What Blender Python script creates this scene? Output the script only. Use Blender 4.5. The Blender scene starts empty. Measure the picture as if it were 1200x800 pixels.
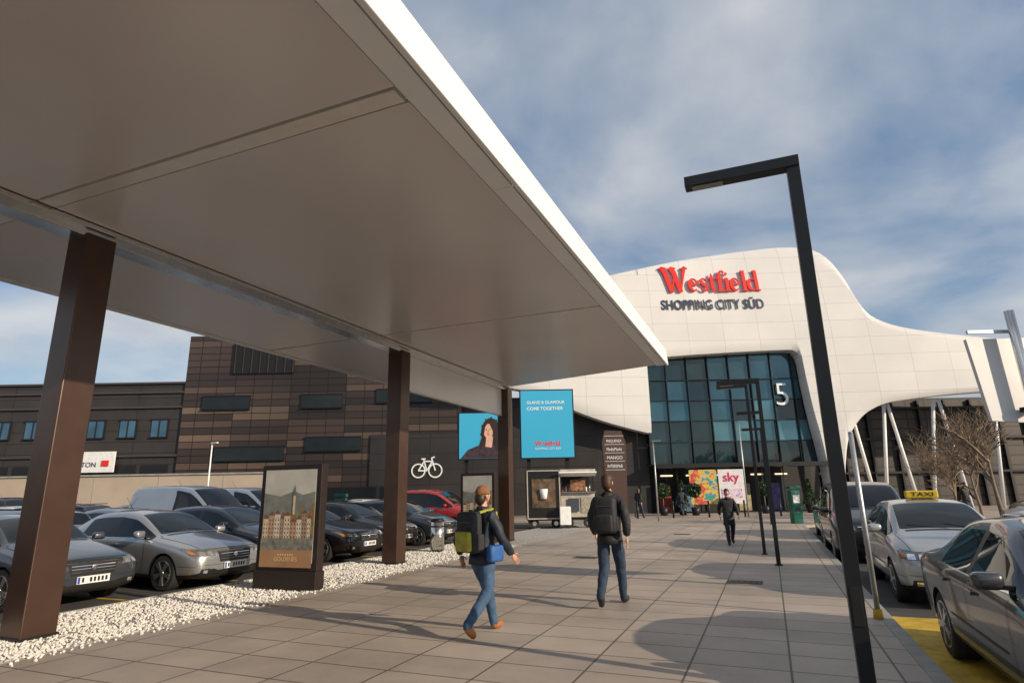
import bpy, bmesh, math, random, time
from mathutils import Matrix, Vector, noise
from mathutils.bvhtree import BVHTree
random.seed(7)
sc=bpy.context.scene
YAW=math.radians(22.5)
CY,SY=math.cos(YAW),math.sin(YAW)
def cw(X,Y): return (X*CY-Y*SY, X*SY+Y*CY)

# ---------------------------------------------------------------- materials
MATS={}
def mat(name,col,rough=.6,metal=0.,var=.12,scale=6.,bump=0.,coat=0.,spec=.5,emit=None,es=0.,detail=4):
    if name in MATS: return MATS[name]
    m=bpy.data.materials.new(name); m.use_nodes=True
    nt=m.node_tree; b=nt.nodes['Principled BSDF']
    b.inputs['Roughness'].default_value=rough; b.inputs['Metallic'].default_value=metal
    b.inputs['Coat Weight'].default_value=coat; b.inputs['Coat Roughness'].default_value=.04
    b.inputs['Specular IOR Level'].default_value=spec
    tc=nt.nodes.new('ShaderNodeTexCoord'); no=nt.nodes.new('ShaderNodeTexNoise')
    no.inputs['Scale'].default_value=scale; no.inputs['Detail'].default_value=detail
    nt.links.new(tc.outputs['Object'],no.inputs['Vector'])
    mp=nt.nodes.new('ShaderNodeMapRange'); mp.inputs[1].default_value=.25; mp.inputs[2].default_value=.75
    mp.inputs[3].default_value=1-var; mp.inputs[4].default_value=1+var
    nt.links.new(no.outputs['Fac'],mp.inputs[0])
    mx=nt.nodes.new('ShaderNodeVectorMath'); mx.operation='SCALE'; mx.inputs[0].default_value=col[:3]
    nt.links.new(mp.outputs[0],mx.inputs['Scale']); nt.links.new(mx.outputs[0],b.inputs['Base Color'])
    if bump:
        bp=nt.nodes.new('ShaderNodeBump'); bp.inputs['Strength'].default_value=bump; bp.inputs['Distance'].default_value=.01
        nt.links.new(no.outputs['Fac'],bp.inputs['Height']); nt.links.new(bp.outputs[0],b.inputs['Normal'])
    if emit:
        b.inputs['Emission Color'].default_value=(*emit,1); b.inputs['Emission Strength'].default_value=es
    MATS[name]=m; return m
def nodes(m): return m.node_tree, m.node_tree.nodes['Principled BSDF']

def grid_mat(name,c1,c2,mort,bw,rh,ms,rough=.5,offset=0.,plane='XY',bump=.3,dirt=.18,metal=0.,dscale=.6,spec=.5):
    m=bpy.data.materials.new(name); m.use_nodes=True; nt,b=nodes(m); L=nt.links
    tc=nt.nodes.new('ShaderNodeTexCoord'); vec=tc.outputs['Object']
    if plane=='XZ':
        se=nt.nodes.new('ShaderNodeSeparateXYZ'); co=nt.nodes.new('ShaderNodeCombineXYZ')
        L.new(vec,se.inputs[0]); L.new(se.outputs[0],co.inputs[0]); L.new(se.outputs[2],co.inputs[1]); vec=co.outputs[0]
    br=nt.nodes.new('ShaderNodeTexBrick'); br.offset=offset
    br.inputs['Color1'].default_value=(*c1,1); br.inputs['Color2'].default_value=(*c2,1); br.inputs['Mortar'].default_value=(*mort,1)
    br.inputs['Scale'].default_value=1; br.inputs['Mortar Size'].default_value=ms; br.inputs['Brick Width'].default_value=bw
    br.inputs['Row Height'].default_value=rh; br.inputs['Mortar Smooth'].default_value=.1; br.inputs['Bias'].default_value=-.1
    L.new(vec,br.inputs['Vector'])
    n1=nt.nodes.new('ShaderNodeTexNoise'); n1.inputs['Scale'].default_value=dscale; n1.inputs['Detail'].default_value=7; n1.inputs['Roughness'].default_value=.65
    L.new(tc.outputs['Object'],n1.inputs['Vector'])
    n2=nt.nodes.new('ShaderNodeTexNoise'); n2.inputs['Scale'].default_value=60; n2.inputs['Detail'].default_value=3
    L.new(tc.outputs['Object'],n2.inputs['Vector'])
    mp=nt.nodes.new('ShaderNodeMapRange'); mp.inputs[1].default_value=.3; mp.inputs[2].default_value=.7; mp.inputs[3].default_value=1-dirt; mp.inputs[4].default_value=1+dirt
    L.new(n1.outputs['Fac'],mp.inputs[0])
    mp2=nt.nodes.new('ShaderNodeMapRange'); mp2.inputs[3].default_value=1-dirt*.5; mp2.inputs[4].default_value=1+dirt*.5
    L.new(n2.outputs['Fac'],mp2.inputs[0])
    mu=nt.nodes.new('ShaderNodeMath'); mu.operation='MULTIPLY'; L.new(mp.outputs[0],mu.inputs[0]); L.new(mp2.outputs[0],mu.inputs[1])
    vm=nt.nodes.new('ShaderNodeVectorMath'); vm.operation='SCALE'; L.new(br.outputs['Color'],vm.inputs[0]); L.new(mu.outputs[0],vm.inputs['Scale'])
    L.new(vm.outputs[0],b.inputs['Base Color'])
    rr=nt.nodes.new('ShaderNodeMapRange'); rr.inputs[3].default_value=rough-.1; rr.inputs[4].default_value=rough+.12; L.new(n1.outputs['Fac'],rr.inputs[0]); L.new(rr.outputs[0],b.inputs['Roughness'])
    b.inputs['Metallic'].default_value=metal; b.inputs['Specular IOR Level'].default_value=spec
    if bump:
        bp=nt.nodes.new('ShaderNodeBump'); bp.invert=True; bp.inputs['Strength'].default_value=bump; bp.inputs['Distance'].default_value=.006
        L.new(br.outputs['Fac'],bp.inputs['Height'])
        bp2=nt.nodes.new('ShaderNodeBump'); bp2.inputs['Strength'].default_value=.12; bp2.inputs['Distance'].default_value=.004
        L.new(n2.outputs['Fac'],bp2.inputs['Height']); L.new(bp.outputs[0],bp2.inputs['Normal']); L.new(bp2.outputs[0],b.inputs['Normal'])
    return m

BLACK=mat('black_trim',(.012,.012,.013),.45)
RUB=mat('tyre_rubber',(.018,.018,.019),.85,bump=.2,scale=40)
RIM=mat('alloy_rim',(.55,.56,.58),.28,.9)
CHROME=mat('chrome',(.8,.8,.82),.12,1.,var=.03)
CARGLASS=mat('car_glass',(.006,.009,.010),.03,0,var=.3,scale=1.5,spec=.5)
LAMPGL=mat('headlamp_glass',(.16,.17,.18),.08,.3,var=.5,scale=14,coat=1)
LAMPIN=mat('headlamp_reflector',(.8,.82,.85),.12,.8,var=.2,scale=40,coat=1)
AMBER=mat('indicator_amber',(.6,.2,.02),.2,coat=1)
TAIL=mat('tail_lamp',(.35,.01,.01),.15,var=.3,scale=20,coat=1)
PLATE=mat('plate_white',(.75,.75,.75),.4)
BLUE=mat('plate_blue',(.02,.06,.4),.4)
RED=mat('sign_red',(.72,.03,.02),.4,var=.04)
GREYTXT=mat('sign_grey',(.045,.055,.08),.45)
COLM=mat('column_bronze',(.09,.052,.038),.3,.5,var=.12,scale=3)
WHITE=mat('white_clad',(.80,.80,.79),.32,var=.04,scale=.8)
ALU=mat('aluminium_trim',(.70,.67,.62),.35,.3,var=.06)
STEEL=mat('stainless',(.75,.73,.70),.18,.95,var=.08)
GALV=mat('galvanised',(.42,.44,.45),.45,.7,var=.15,scale=12)
DARKM=mat('dark_metal',(.02,.021,.024),.42,.4)
SWH=mat('icon_white',(.8,.82,.82),.4)

# ---------------------------------------------------------------- mesh helper
_cube=[(-.5,-.5,-.5),(.5,-.5,-.5),(.5,.5,-.5),(-.5,.5,-.5),(-.5,-.5,.5),(.5,-.5,.5),(.5,.5,.5),(-.5,.5,.5)]
_cf=[(0,3,2,1),(4,5,6,7),(0,1,5,4),(1,2,6,5),(2,3,7,6),(3,0,4,7)]
class MB:
    def __init__(s): s.V=[];s.F=[];s.I=[];s.S=[];s.mats=[]
    def mi(s,m):
        if m not in s.mats: s.mats.append(m)
        return s.mats.index(m)
    def add(s,V,F,m,smooth=False):
        o=len(s.V); s.V+=[tuple(v) for v in V]; i=s.mi(m)
        for k,f in enumerate(F):
            s.F.append(tuple(o+j for j in f)); s.I.append(i); s.S.append(smooth[k] if isinstance(smooth,list) else smooth)
    def box(s,c,d,m,rz=0.,rx=0.,ry=0.,bev=0.):
        M=Matrix.Translation(c)@Matrix.Rotation(rz,4,'Z')@Matrix.Rotation(ry,4,'Y')@Matrix.Rotation(rx,4,'X')
        if not bev: s.add([M@Vector((p[0]*d[0],p[1]*d[1],p[2]*d[2])) for p in _cube],_cf,m); return
        bm=bmesh.new(); bmesh.ops.create_cube(bm,size=1,matrix=Matrix.Diagonal((d[0],d[1],d[2],1)))
        bmesh.ops.bevel(bm,geom=list(bm.edges),offset=bev,segments=3 if bev>.02 else 2,affect='EDGES',profile=.5)
        bm.verts.index_update(); s.add([M@v.co for v in bm.verts],[[v.index for v in f.verts] for f in bm.faces],m,bev>.025); bm.free()
    def cyl(s,p0,p1,r0,r1,m,n=16,smooth=True,cap=True):
        p0=Vector(p0);p1=Vector(p1); d=(p1-p0).normalized(); a=d.orthogonal().normalized(); b=d.cross(a)
        cs=[a*math.cos(k*math.tau/n)+b*math.sin(k*math.tau/n) for k in range(n)]
        V=[p0+c*r0 for c in cs]+[p1+c*r1 for c in cs]; F=[(k,(k+1)%n,n+(k+1)%n,n+k) for k in range(n)]; sm=[smooth]*n
        if cap: F+=[tuple(range(n))[::-1],tuple(range(n,2*n))]; sm+=[False,False]
        s.add(V,F,m,sm)
    def sph(s,c,r,m,sc=(1,1,1),n=12,rz=0,fn=None,M=None):
        M=M or (Matrix.Translation(c)@Matrix.Rotation(rz,4,'Z')); V=[];F=[]; n2=n*2
        for i in range(n+1):
            t=math.pi*i/n
            for k in range(n2):
                p=Vector((math.sin(t)*math.cos(k*math.tau/n2),math.sin(t)*math.sin(k*math.tau/n2),math.cos(t)))
                p=fn(p) if fn else Vector((p.x*r*sc[0],p.y*r*sc[1],p.z*r*sc[2]))
                V.append(M@p)
        for i in range(n):
            for k in range(n2): F.append((i*n2+k,(i+1)*n2+k,(i+1)*n2+(k+1)%n2,i*n2+(k+1)%n2))
        s.add(V,F,m,True)
    def poly(s,pts,m,smooth=False): s.add(pts,[tuple(range(len(pts)))],m,smooth)
    def prism(s,pts,z0,z1,m):
        n=len(pts); V=[(x,y,z0) for x,y in pts]+[(x,y,z1) for x,y in pts]
        s.add(V,[tuple(range(n))[::-1],tuple(range(n,2*n))]+[(k,(k+1)%n,n+(k+1)%n,n+k) for k in range(n)],m)
    def prismy(s,pts,y0,y1,m):
        n=len(pts); V=[(x,y0,z) for x,z in pts]+[(x,y1,z) for x,z in pts]
        s.add(V,[tuple(range(n))[::-1],tuple(range(n,2*n))]+[(k,(k+1)%n,n+(k+1)%n,n+k) for k in range(n)],m)
    def mesh(s,name):
        me=bpy.data.meshes.new(name); me.from_pydata(s.V,[],s.F)
        for m in s.mats: me.materials.append(m)
        me.polygons.foreach_set('material_index',s.I); me.polygons.foreach_set('use_smooth',s.S); me.update()
        if len(s.V)<60000:
            bm=bmesh.new(); bm.from_mesh(me)
            if len(s.V)<20000: bmesh.ops.remove_doubles(bm,verts=bm.verts,dist=1e-6)
            bmesh.ops.recalc_face_normals(bm,faces=bm.faces); bm.to_mesh(me); bm.free()
        return me
    def done(s,name,parent=None,loc=(0,0,0),rot=(0,0,0),bevel=0.):
        o=bpy.data.objects.new(name,s.mesh(name)); sc.collection.objects.link(o); o.location=loc; o.rotation_euler=rot
        if parent: o.parent=parent
        if bevel:
            b=o.modifiers.new('b','BEVEL'); b.width=bevel; b.segments=2; b.limit_method='ANGLE'
        return o
def empty(name,loc=(0,0,0),rz=0.):
    o=bpy.data.objects.new(name,None); sc.collection.objects.link(o); o.location=loc; o.rotation_euler=(0,0,rz); o.empty_display_size=.2; return o
def text(body,name,loc,m,parent,width=None,height=None,rot=(math.pi/2,0,0),extr=.01,off=0.,shear=0.,align='LEFT',sp=1.):
    c=bpy.data.curves.new(name,'FONT'); c.body=body; c.extrude=extr; c.offset=off; c.shear=shear; c.align_x=align; c.space_character=sp
    o=bpy.data.objects.new(name,c); sc.collection.objects.link(o); c.materials.append(m)
    bpy.context.view_layer.update(); d=o.dimensions.copy()
    sx=width/d.x if width else None; sy=height/d.y if height else None
    if sx is None: sx=sy
    if sy is None: sy=sx
    o.scale=(sx,sy,1); o.location=loc; o.rotation_euler=rot
    if parent: o.parent=parent
    return o

# ---------------------------------------------------------------- people (built first: evaluation is quick while the scene is small)
SKIN=mat('skin',(.50,.28,.20),.5); HAIR=mat('hair_dark',(.03,.017,.012),.5,var=.4,scale=30)
def person(name,u,w,face,h,top,legs,shoes,pose,hat=None,hair=HAIR,pack=None,packr=None,skirt=False,bag=None,stride=1.):
    e=empty(name,(u,w,0),face-math.pi/2); s=h/1.80
    fl=1 if pose!='r' else -1
    J={'pel':((0,0,.95),.140,'L'),'sp':((0,.0,1.10),.140,'T'),'ch':((0,.015,1.30),.165,'T'),'nb':((0,.0,1.46),.09,'T'),'nk':((0,.02,1.56),.052,'K'),'hd':((0,.035,1.64),.06,'K')}
    E_=[('pel','sp'),('sp','ch'),('ch','nb'),('nb','nk'),('nk','hd')]
    for sd,sg in (('r',1),('l',-1)):
        fwd=(sg*fl)>0
        if fwd: k=(sg*.10,.19*stride,.52); a=(sg*.10,.28*stride,.10); t=(sg*.115,.28*stride+.18,.05)
        else: k=(sg*.10,.0,.50); a=(sg*.10,-.32*stride,.18); t=(sg*.11,-.32*stride+.12,.035)
        J['h'+sd]=((sg*.095,0,.90),.110,'L'); J['k'+sd]=(k,.078,'L'); J['a'+sd]=(a,.058,'L'); J['f'+sd]=((a[0],a[1]+.02,max(.05,a[2]-.05)),.052,'S'); J['t'+sd]=(t,.042,'S')
        sw=-1 if fwd else 1
        el=(sg*.28,-.05+sw*.12,1.15); wr=(sg*.27,.09+sw*.20,.94)
        J['s'+sd]=((sg*.185,0,1.42),.082,'T'); J['e'+sd]=(el,.066,'T'); J['w'+sd]=(wr,.048,'T')
        E_+=[('pel','h'+sd),('h'+sd,'k'+sd),('k'+sd,'a'+sd),('a'+sd,'f'+sd),('f'+sd,'t'+sd),('ch','s'+sd),('s'+sd,'e'+sd),('e'+sd,'w'+sd)]
    names=list(J); idx={n:i for i,n in enumerate(names)}
    me=bpy.data.meshes.new('body'); me.from_pydata([Vector(J[n][0])*s for n in names],[(idx[a],idx[b_]) for a,b_ in E_],[])
    o=bpy.data.objects.new('tmp',me); sc.collection.objects.link(o)
    o.modifiers.new('k','SKIN'); sb=o.modifiers.new('s','SUBSURF'); sb.levels=3
    for i,n in enumerate(names):
        v=me.skin_vertices[0].data[i]; v.radius=(J[n][1]*s,J[n][1]*s); v.use_root=(i==0)
    dg=bpy.context.evaluated_depsgraph_get(); dg.update(); bm_=bpy.data.meshes.new_from_object(o.evaluated_get(dg)); bpy.data.objects.remove(o)
    bm_.materials.clear()
    for m in (top,legs,SKIN,shoes): bm_.materials.append(m)
    segs=[(Vector(J[a][0])*s,Vector(J[b_][0])*s,J[b_][2] if J[b_][2]!='L' or J[a][2]!='L' else 'L',min(J[a][1],J[b_][1])) for a,b_ in E_]
    for v in bm_.vertices:
        if v.co.z>.85*s and v.co.z<1.5*s and abs(v.co.x)<.2*s: v.co.y*=.82
        nz=noise.noise(v.co*9+Vector((u,w,0)))*.010+abs(noise.noise(v.co*17+Vector((0,0,w))))*.010; v.co+=v.normal*nz
    hemz=(.80 if skirt else .86)*s
    for p in bm_.polygons:
        c=p.center; best=9;bt='T'
        for a,b_,t,r in segs:
            d=b_-a; q=max(0,min(1,(c-a).dot(d)/d.length_squared)); l=(c-a-d*q).length-r
            if l<best: best=l;bt=t
        if bt=='L' and c.z>hemz: bt='T'
        if bt=='T' and c.z<hemz and abs(c.x)<.2*s: bt='L'
        p.material_index={'T':0,'L':1,'K':2,'S':3}[bt]; p.use_smooth=True
    o=bpy.data.objects.new('body',bm_); sc.collection.objects.link(o); o.parent=e
    b=MB(); hz=1.69*s
    def hf(p):
        x,y,z=p; jaw=1-.28*max(0,-z); yy=y*.098+(.012 if y>0 and z<-.1 else 0)
        if y>.85 and abs(x)<.25 and -.35<z<.1: yy+=.022*(1-abs(x)*3)
        return Vector((x*.076*jaw,yy+.03,z*.118+hz/s))*s
    b.sph((0,0,0),1,SKIN,n=16,fn=hf)
    j=b.mi(hat or hair)
    for q,f in enumerate(b.F):
        c=sum((Vector(b.V[i]) for i in f),Vector())/len(f)/s
        if (c.y<.045 and c.z>hz/s-.075) or c.z>hz/s+.055: b.I[q]=j
    b.sph((0,.018*s,hz+.035*s),.095*s,hat or hair,sc=(.92,1.12,1.0),n=10)
    if hat:
        b.cyl((0,.02*s,hz+.01*s),(0,.02*s,hz+.05*s),.098*s,.098*s,hat,n=20); b.sph((0,-.03*s,hz-.045*s),.08*s,hair,sc=(.95,.85,1.1),n=8)
    elif hair: b.sph((0,-.035*s,hz-.02*s),.083*s,hair,sc=(.95,.8,1.25 if not skirt else 1.9),n=8)
    for sg in (1,-1):
        b.sph((sg*.078*s,.02*s,hz-.01*s),.026*s,SKIN,sc=(.4,.8,1.2),n=6); b.sph((sg*.03*s,.118*s,hz+.0*s),.012*s,SWH,n=5); b.sph((sg*.03*s,.127*s,hz+.0*s),.006*s,BLACK,n=4)
    b.box((0,.125*s,hz-.062*s),(.045*s,.008*s,.01*s),mat('lips',(.5,.05,.06),.4))
    for sd,sg in (('r',1),('l',-1)):
        wv=Vector(J['w'+sd][0])*s; ev=Vector(J['e'+sd][0])*s; d=(wv-ev).normalized(); side=Vector((0,1,0)); side=(side-d*side.dot(d)).normalized(); nn=d.cross(side)
        pc=wv+d*.06*s; q=Matrix((nn,side,d)).transposed().to_4x4()
        b.sph((0,0,0),1,SKIN,n=8,M=Matrix.Translation(pc)@q@Matrix.Diagonal((.018*s,.042*s,.055*s,1)),sc=(1,1,1))
        for k,ln in enumerate((.07,.08,.075,.058)):
            p0=wv+d*.1*s+side*(.03-.02*k)*s; dd=(d-nn*sg*.15).normalized(); p1=p0+dd*ln*.5*s; p2=p1+(dd-nn*sg*(-.5)).normalized()*ln*.5*s
            b.cyl(p0,p1,.009*s,.0085*s,SKIN,n=6); b.cyl(p1,p2,.0085*s,.006*s,SKIN,n=6)
        p0=wv+d*.03*s+side*.035*s; p1=p0+(d*.6+side*.7).normalized()*.045*s; b.cyl(p0,p1,.012*s,.010*s,SKIN,n=6); b.cyl(p1,p1+d*.03*s,.010*s,.007*s,SKIN,n=6)
    b.done('head_and_hands',e)
    b=MB(); b.cyl((0,.005*s,1.47*s),(0,.015*s,1.545*s),.092*s,.072*s,top,n=18); b.cyl((0,-.002*s,.84*s),(0,.0,.95*s),.172*s,.160*s,top,n=24)
    if skirt: b.cyl((0,0,.62*s),(0,0,1.02*s),.20*s,.15*s,top,n=24)
    b.done('collar_and_hem',e)
    if pack:
        b=MB(); b.box((0,-.225*s,1.24*s),(.33*s,.19*s,.50*s),pack,bev=.06*s,rx=.05); b.box((0,-.335*s,1.13*s),(.25*s,.08*s,.24*s),packr or pack,bev=.03*s,rx=.05)
        for sg in (1,-1):
            b.box((sg*.11*s,-.04*s,1.495*s),(.055*s,.26*s,.03*s),packr or pack,bev=.01*s,rx=.15); b.box((sg*.115*s,.140*s,1.33*s),(.055*s,.03*s,.30*s),packr or pack,bev=.01*s)
            b.box((sg*.16*s,-.20*s,1.12*s),(.05*s,.12*s,.2*s),pack,bev=.02*s)
        b.cyl((-.03*s,-.2*s,1.5*s),(.03*s,-.2*s,1.5*s),.012*s,.012*s,BLACK,n=8)
        b.box((0,-.327*s,1.36*s),(.22*s,.012*s,.012*s),GREYTXT); b.done('backpack',e)
    if bag:
        b=MB(); b.box((.25*s,-.02*s,.98*s),(.11*s,.24*s,.20*s),bag,bev=.035*s); b.cyl((.235*s,-.02*s,1.07*s),(.05*s,.135*s,1.45*s),.012*s,.012*s,BLACK,n=6); b.done('shoulder_bag',e)
    return e
JEAN=mat('denim',(.045,.095,.18),.85,var=.35,scale=10,bump=.3); JEAN2=mat('denim_dark',(.022,.04,.075),.85,var=.3,scale=10,bump=.3)
JKT=mat('jacket_black',(.016,.017,.02),.7,var=.4,scale=9,bump=.4); JKN=mat('jacket_navy',(.014,.02,.035),.65,var=.3,scale=9,bump=.4)
TAN=mat('shoe_tan',(.36,.13,.035),.6); SB=mat('shoe_black',(.02,.02,.02),.5)
YP=mat('pack_yellow',(.34,.32,.03),.6,var=.3,scale=12); BP=mat('pack_blue',(.02,.10,.32),.6,var=.3,scale=8)
HATO=mat('hat_brown',(.22,.10,.04),.9,var=.4,scale=30,bump=.5)
person('pedestrian',-3.35,7.0,math.radians(72),1.72,JKN,JEAN,TAN,'r',hat=HATO,pack=JKT,packr=YP,bag=BP,stride=1.15)
person('pedestrian',-2.3,9.25,math.radians(92),1.88,JKT,JEAN2,SB,'l',pack=JKT,hair=mat('hair_brown',(.06,.03,.015),.6))
person('pedestrian',-1.25,20.0,-math.pi/2+YAW*.5,1.62,JKT,JKT,SB,'l',skirt=True)
for (x,y,f_,t_) in ((7.4,37,1.2,JKT),(10.4,38.5,2.,JKN),(18.8,33,-1.5,JKT),(22.6,31,-1.,JKT),(24,33,.5,JKN),(6.6,39.5,0,JKT)):
    u,w=cw(x,y); person('pedestrian',u,w,f_,1.72,t_,JEAN2,SB,'l')

# ---------------------------------------------------------------- cars
def paint(name,c,metal=.5,rough=.32): return mat('paint_'+name,c,rough,metal,var=.06,scale=3,coat=1.)
P=dict(graphite=paint('graphite',(.055,.065,.08)),silver=paint('silver',(.40,.41,.42),.7),black=paint('black',(.01,.01,.012),.2),
 white=paint('white',(.72,.72,.71),0.,.4),red=paint('red',(.42,.02,.015),.1),blue=paint('blue',(.03,.05,.12)),grey=paint('grey',(.055,.056,.06),.5),
 taxi=paint('light_grey',(.42,.43,.43),.4),navy=paint('navy',(.015,.02,.035)),brown=paint('brown',(.06,.035,.025)))
KINDS={
'sedan':dict(wb=(.88,3.62),wr=.325,st=[(0,.30,.62,.54,.66,.52,'F'),(.05,.23,.79,.63,.735,.66,'F'),(.2,.2,.86,.70,.80,.72,'F'),(.6,.18,.895,.80,.895,.74,'F'),(1.2,.18,.9,.89,1.0,.74,'F'),(1.3,.18,.9,.91,1.03,.73,'W'),(1.68,.18,.9,.93,1.25,.66,'W'),(2.02,.18,.9,.94,1.40,.61,'S'),(2.45,.18,.9,.95,1.45,.59,'B'),(2.53,.18,.9,.95,1.455,.59,'S'),(3.0,.18,.9,.96,1.45,.58,'S'),(3.4,.18,.9,.97,1.405,.58,'C'),(3.62,.18,.895,.98,1.33,.59,'C'),(4.02,.19,.89,.99,1.11,.68,'T'),(4.1,.2,.885,.99,1.075,.7,'T'),(4.5,.23,.86,.97,1.05,.7,'T'),(4.62,.27,.82,.88,.99,.66,'T'),(4.67,.34,.72,.64,.74,.6,'T')]),
'hatch':dict(wb=(.80,3.42),wr=.315,st=[(0,.30,.60,.54,.68,.50,'F'),(.05,.23,.76,.66,.77,.64,'F'),(.18,.2,.84,.74,.85,.7,'F'),(.5,.18,.875,.85,.95,.72,'F'),(.98,.18,.88,.93,1.05,.73,'F'),(1.06,.18,.88,.95,1.08,.72,'W'),(1.5,.18,.88,.97,1.31,.66,'W'),(1.9,.18,.88,.98,1.45,.62,'S'),(2.32,.18,.88,.99,1.5,.6,'B'),(2.4,.18,.88,.99,1.505,.6,'S'),(2.95,.18,.88,1.0,1.495,.59,'S'),(3.3,.18,.88,1.02,1.47,.59,'K'),(3.6,.19,.875,1.03,1.43,.59,'C'),(3.95,.2,.86,1.0,1.14,.66,'T'),(4.07,.24,.83,.93,1.04,.66,'T'),(4.19,.28,.79,.8,.92,.62,'T'),(4.23,.34,.7,.6,.7,.58,'T')]),
'wagon':dict(wb=(.88,3.6),wr=.325,st=[(0,.30,.62,.54,.66,.52,'F'),(.05,.23,.79,.64,.745,.66,'F'),(.2,.2,.86,.72,.82,.72,'F'),(.6,.18,.895,.82,.915,.74,'F'),(1.2,.18,.9,.91,1.02,.74,'F'),(1.28,.18,.9,.93,1.05,.73,'W'),(1.65,.18,.9,.95,1.28,.67,'W'),(2.02,.18,.9,.96,1.43,.62,'S'),(2.45,.18,.9,.97,1.48,.6,'B'),(2.53,.18,.9,.97,1.485,.6,'S'),(3.3,.18,.9,.98,1.48,.6,'B'),(3.38,.18,.9,.98,1.475,.6,'S'),(4.0,.19,.895,1.0,1.43,.6,'K'),(4.15,.19,.89,1.0,1.4,.6,'C'),(4.45,.22,.86,.98,1.12,.68,'T'),(4.55,.26,.83,.9,1.0,.66,'T'),(4.64,.32,.74,.64,.74,.6,'T')]),
'van':dict(wb=(.9,3.75),wr=.335,st=[(0,.32,.66,.6,.74,.55,'F'),(.05,.25,.84,.74,.86,.68,'F'),(.2,.22,.91,.86,.98,.74,'F'),(.55,.2,.935,.98,1.10,.77,'F'),(.9,.2,.94,1.06,1.19,.78,'F'),(.98,.2,.94,1.08,1.22,.78,'W'),(1.4,.2,.94,1.1,1.52,.74,'W'),(1.8,.2,.94,1.1,1.76,.72,'S'),(2.3,.2,.94,1.1,1.84,.72,'B'),(2.4,.2,.94,1.1,1.85,.72,'S'),(3.3,.2,.94,1.1,1.86,.72,'B'),(3.42,.2,.94,1.1,1.86,.72,'S'),(4.3,.2,.935,1.1,1.85,.72,'K'),(4.55,.22,.93,1.1,1.82,.72,'C'),(4.68,.24,.91,1.08,1.25,.76,'T'),(4.76,.28,.88,.95,1.08,.72,'T'),(4.8,.34,.82,.64,.76,.65,'T')]),
}
KINDS['cargo']=dict(KINDS['van'],st=[tuple(list(s[:6])+['K' if (s[6] in 'SB' and s[0]>2.35) else ('T' if s[6]=='C' else s[6])]) for s in KINDS['van']['st']])
def ring(s):
    x,zb,hw,belt,zt,wr,tag=s; cab=zt-belt
    h=[(0,zb),(hw-.14,zb),(hw-.03,zb+.1),(hw,(zb+belt)/2+.02),(hw-.012,belt-.07),(hw-.05,belt)]
    if cab>.16: h+=[(wr+.02,zt-.10),(wr-.06,zt-.03),(wr*.5,zt-.004),(0,zt+.006)]
    else:
        w6=min(wr,hw-.09); h+=[(w6,belt+cab*.45),(w6-.08,belt+cab*.72),(w6*.5,zt-.01),(0,zt)]
    return [(x,y,z) for y,z in h]+[(x,-y,z) for y,z in h[-2:0:-1]]
CARC={}
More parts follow.
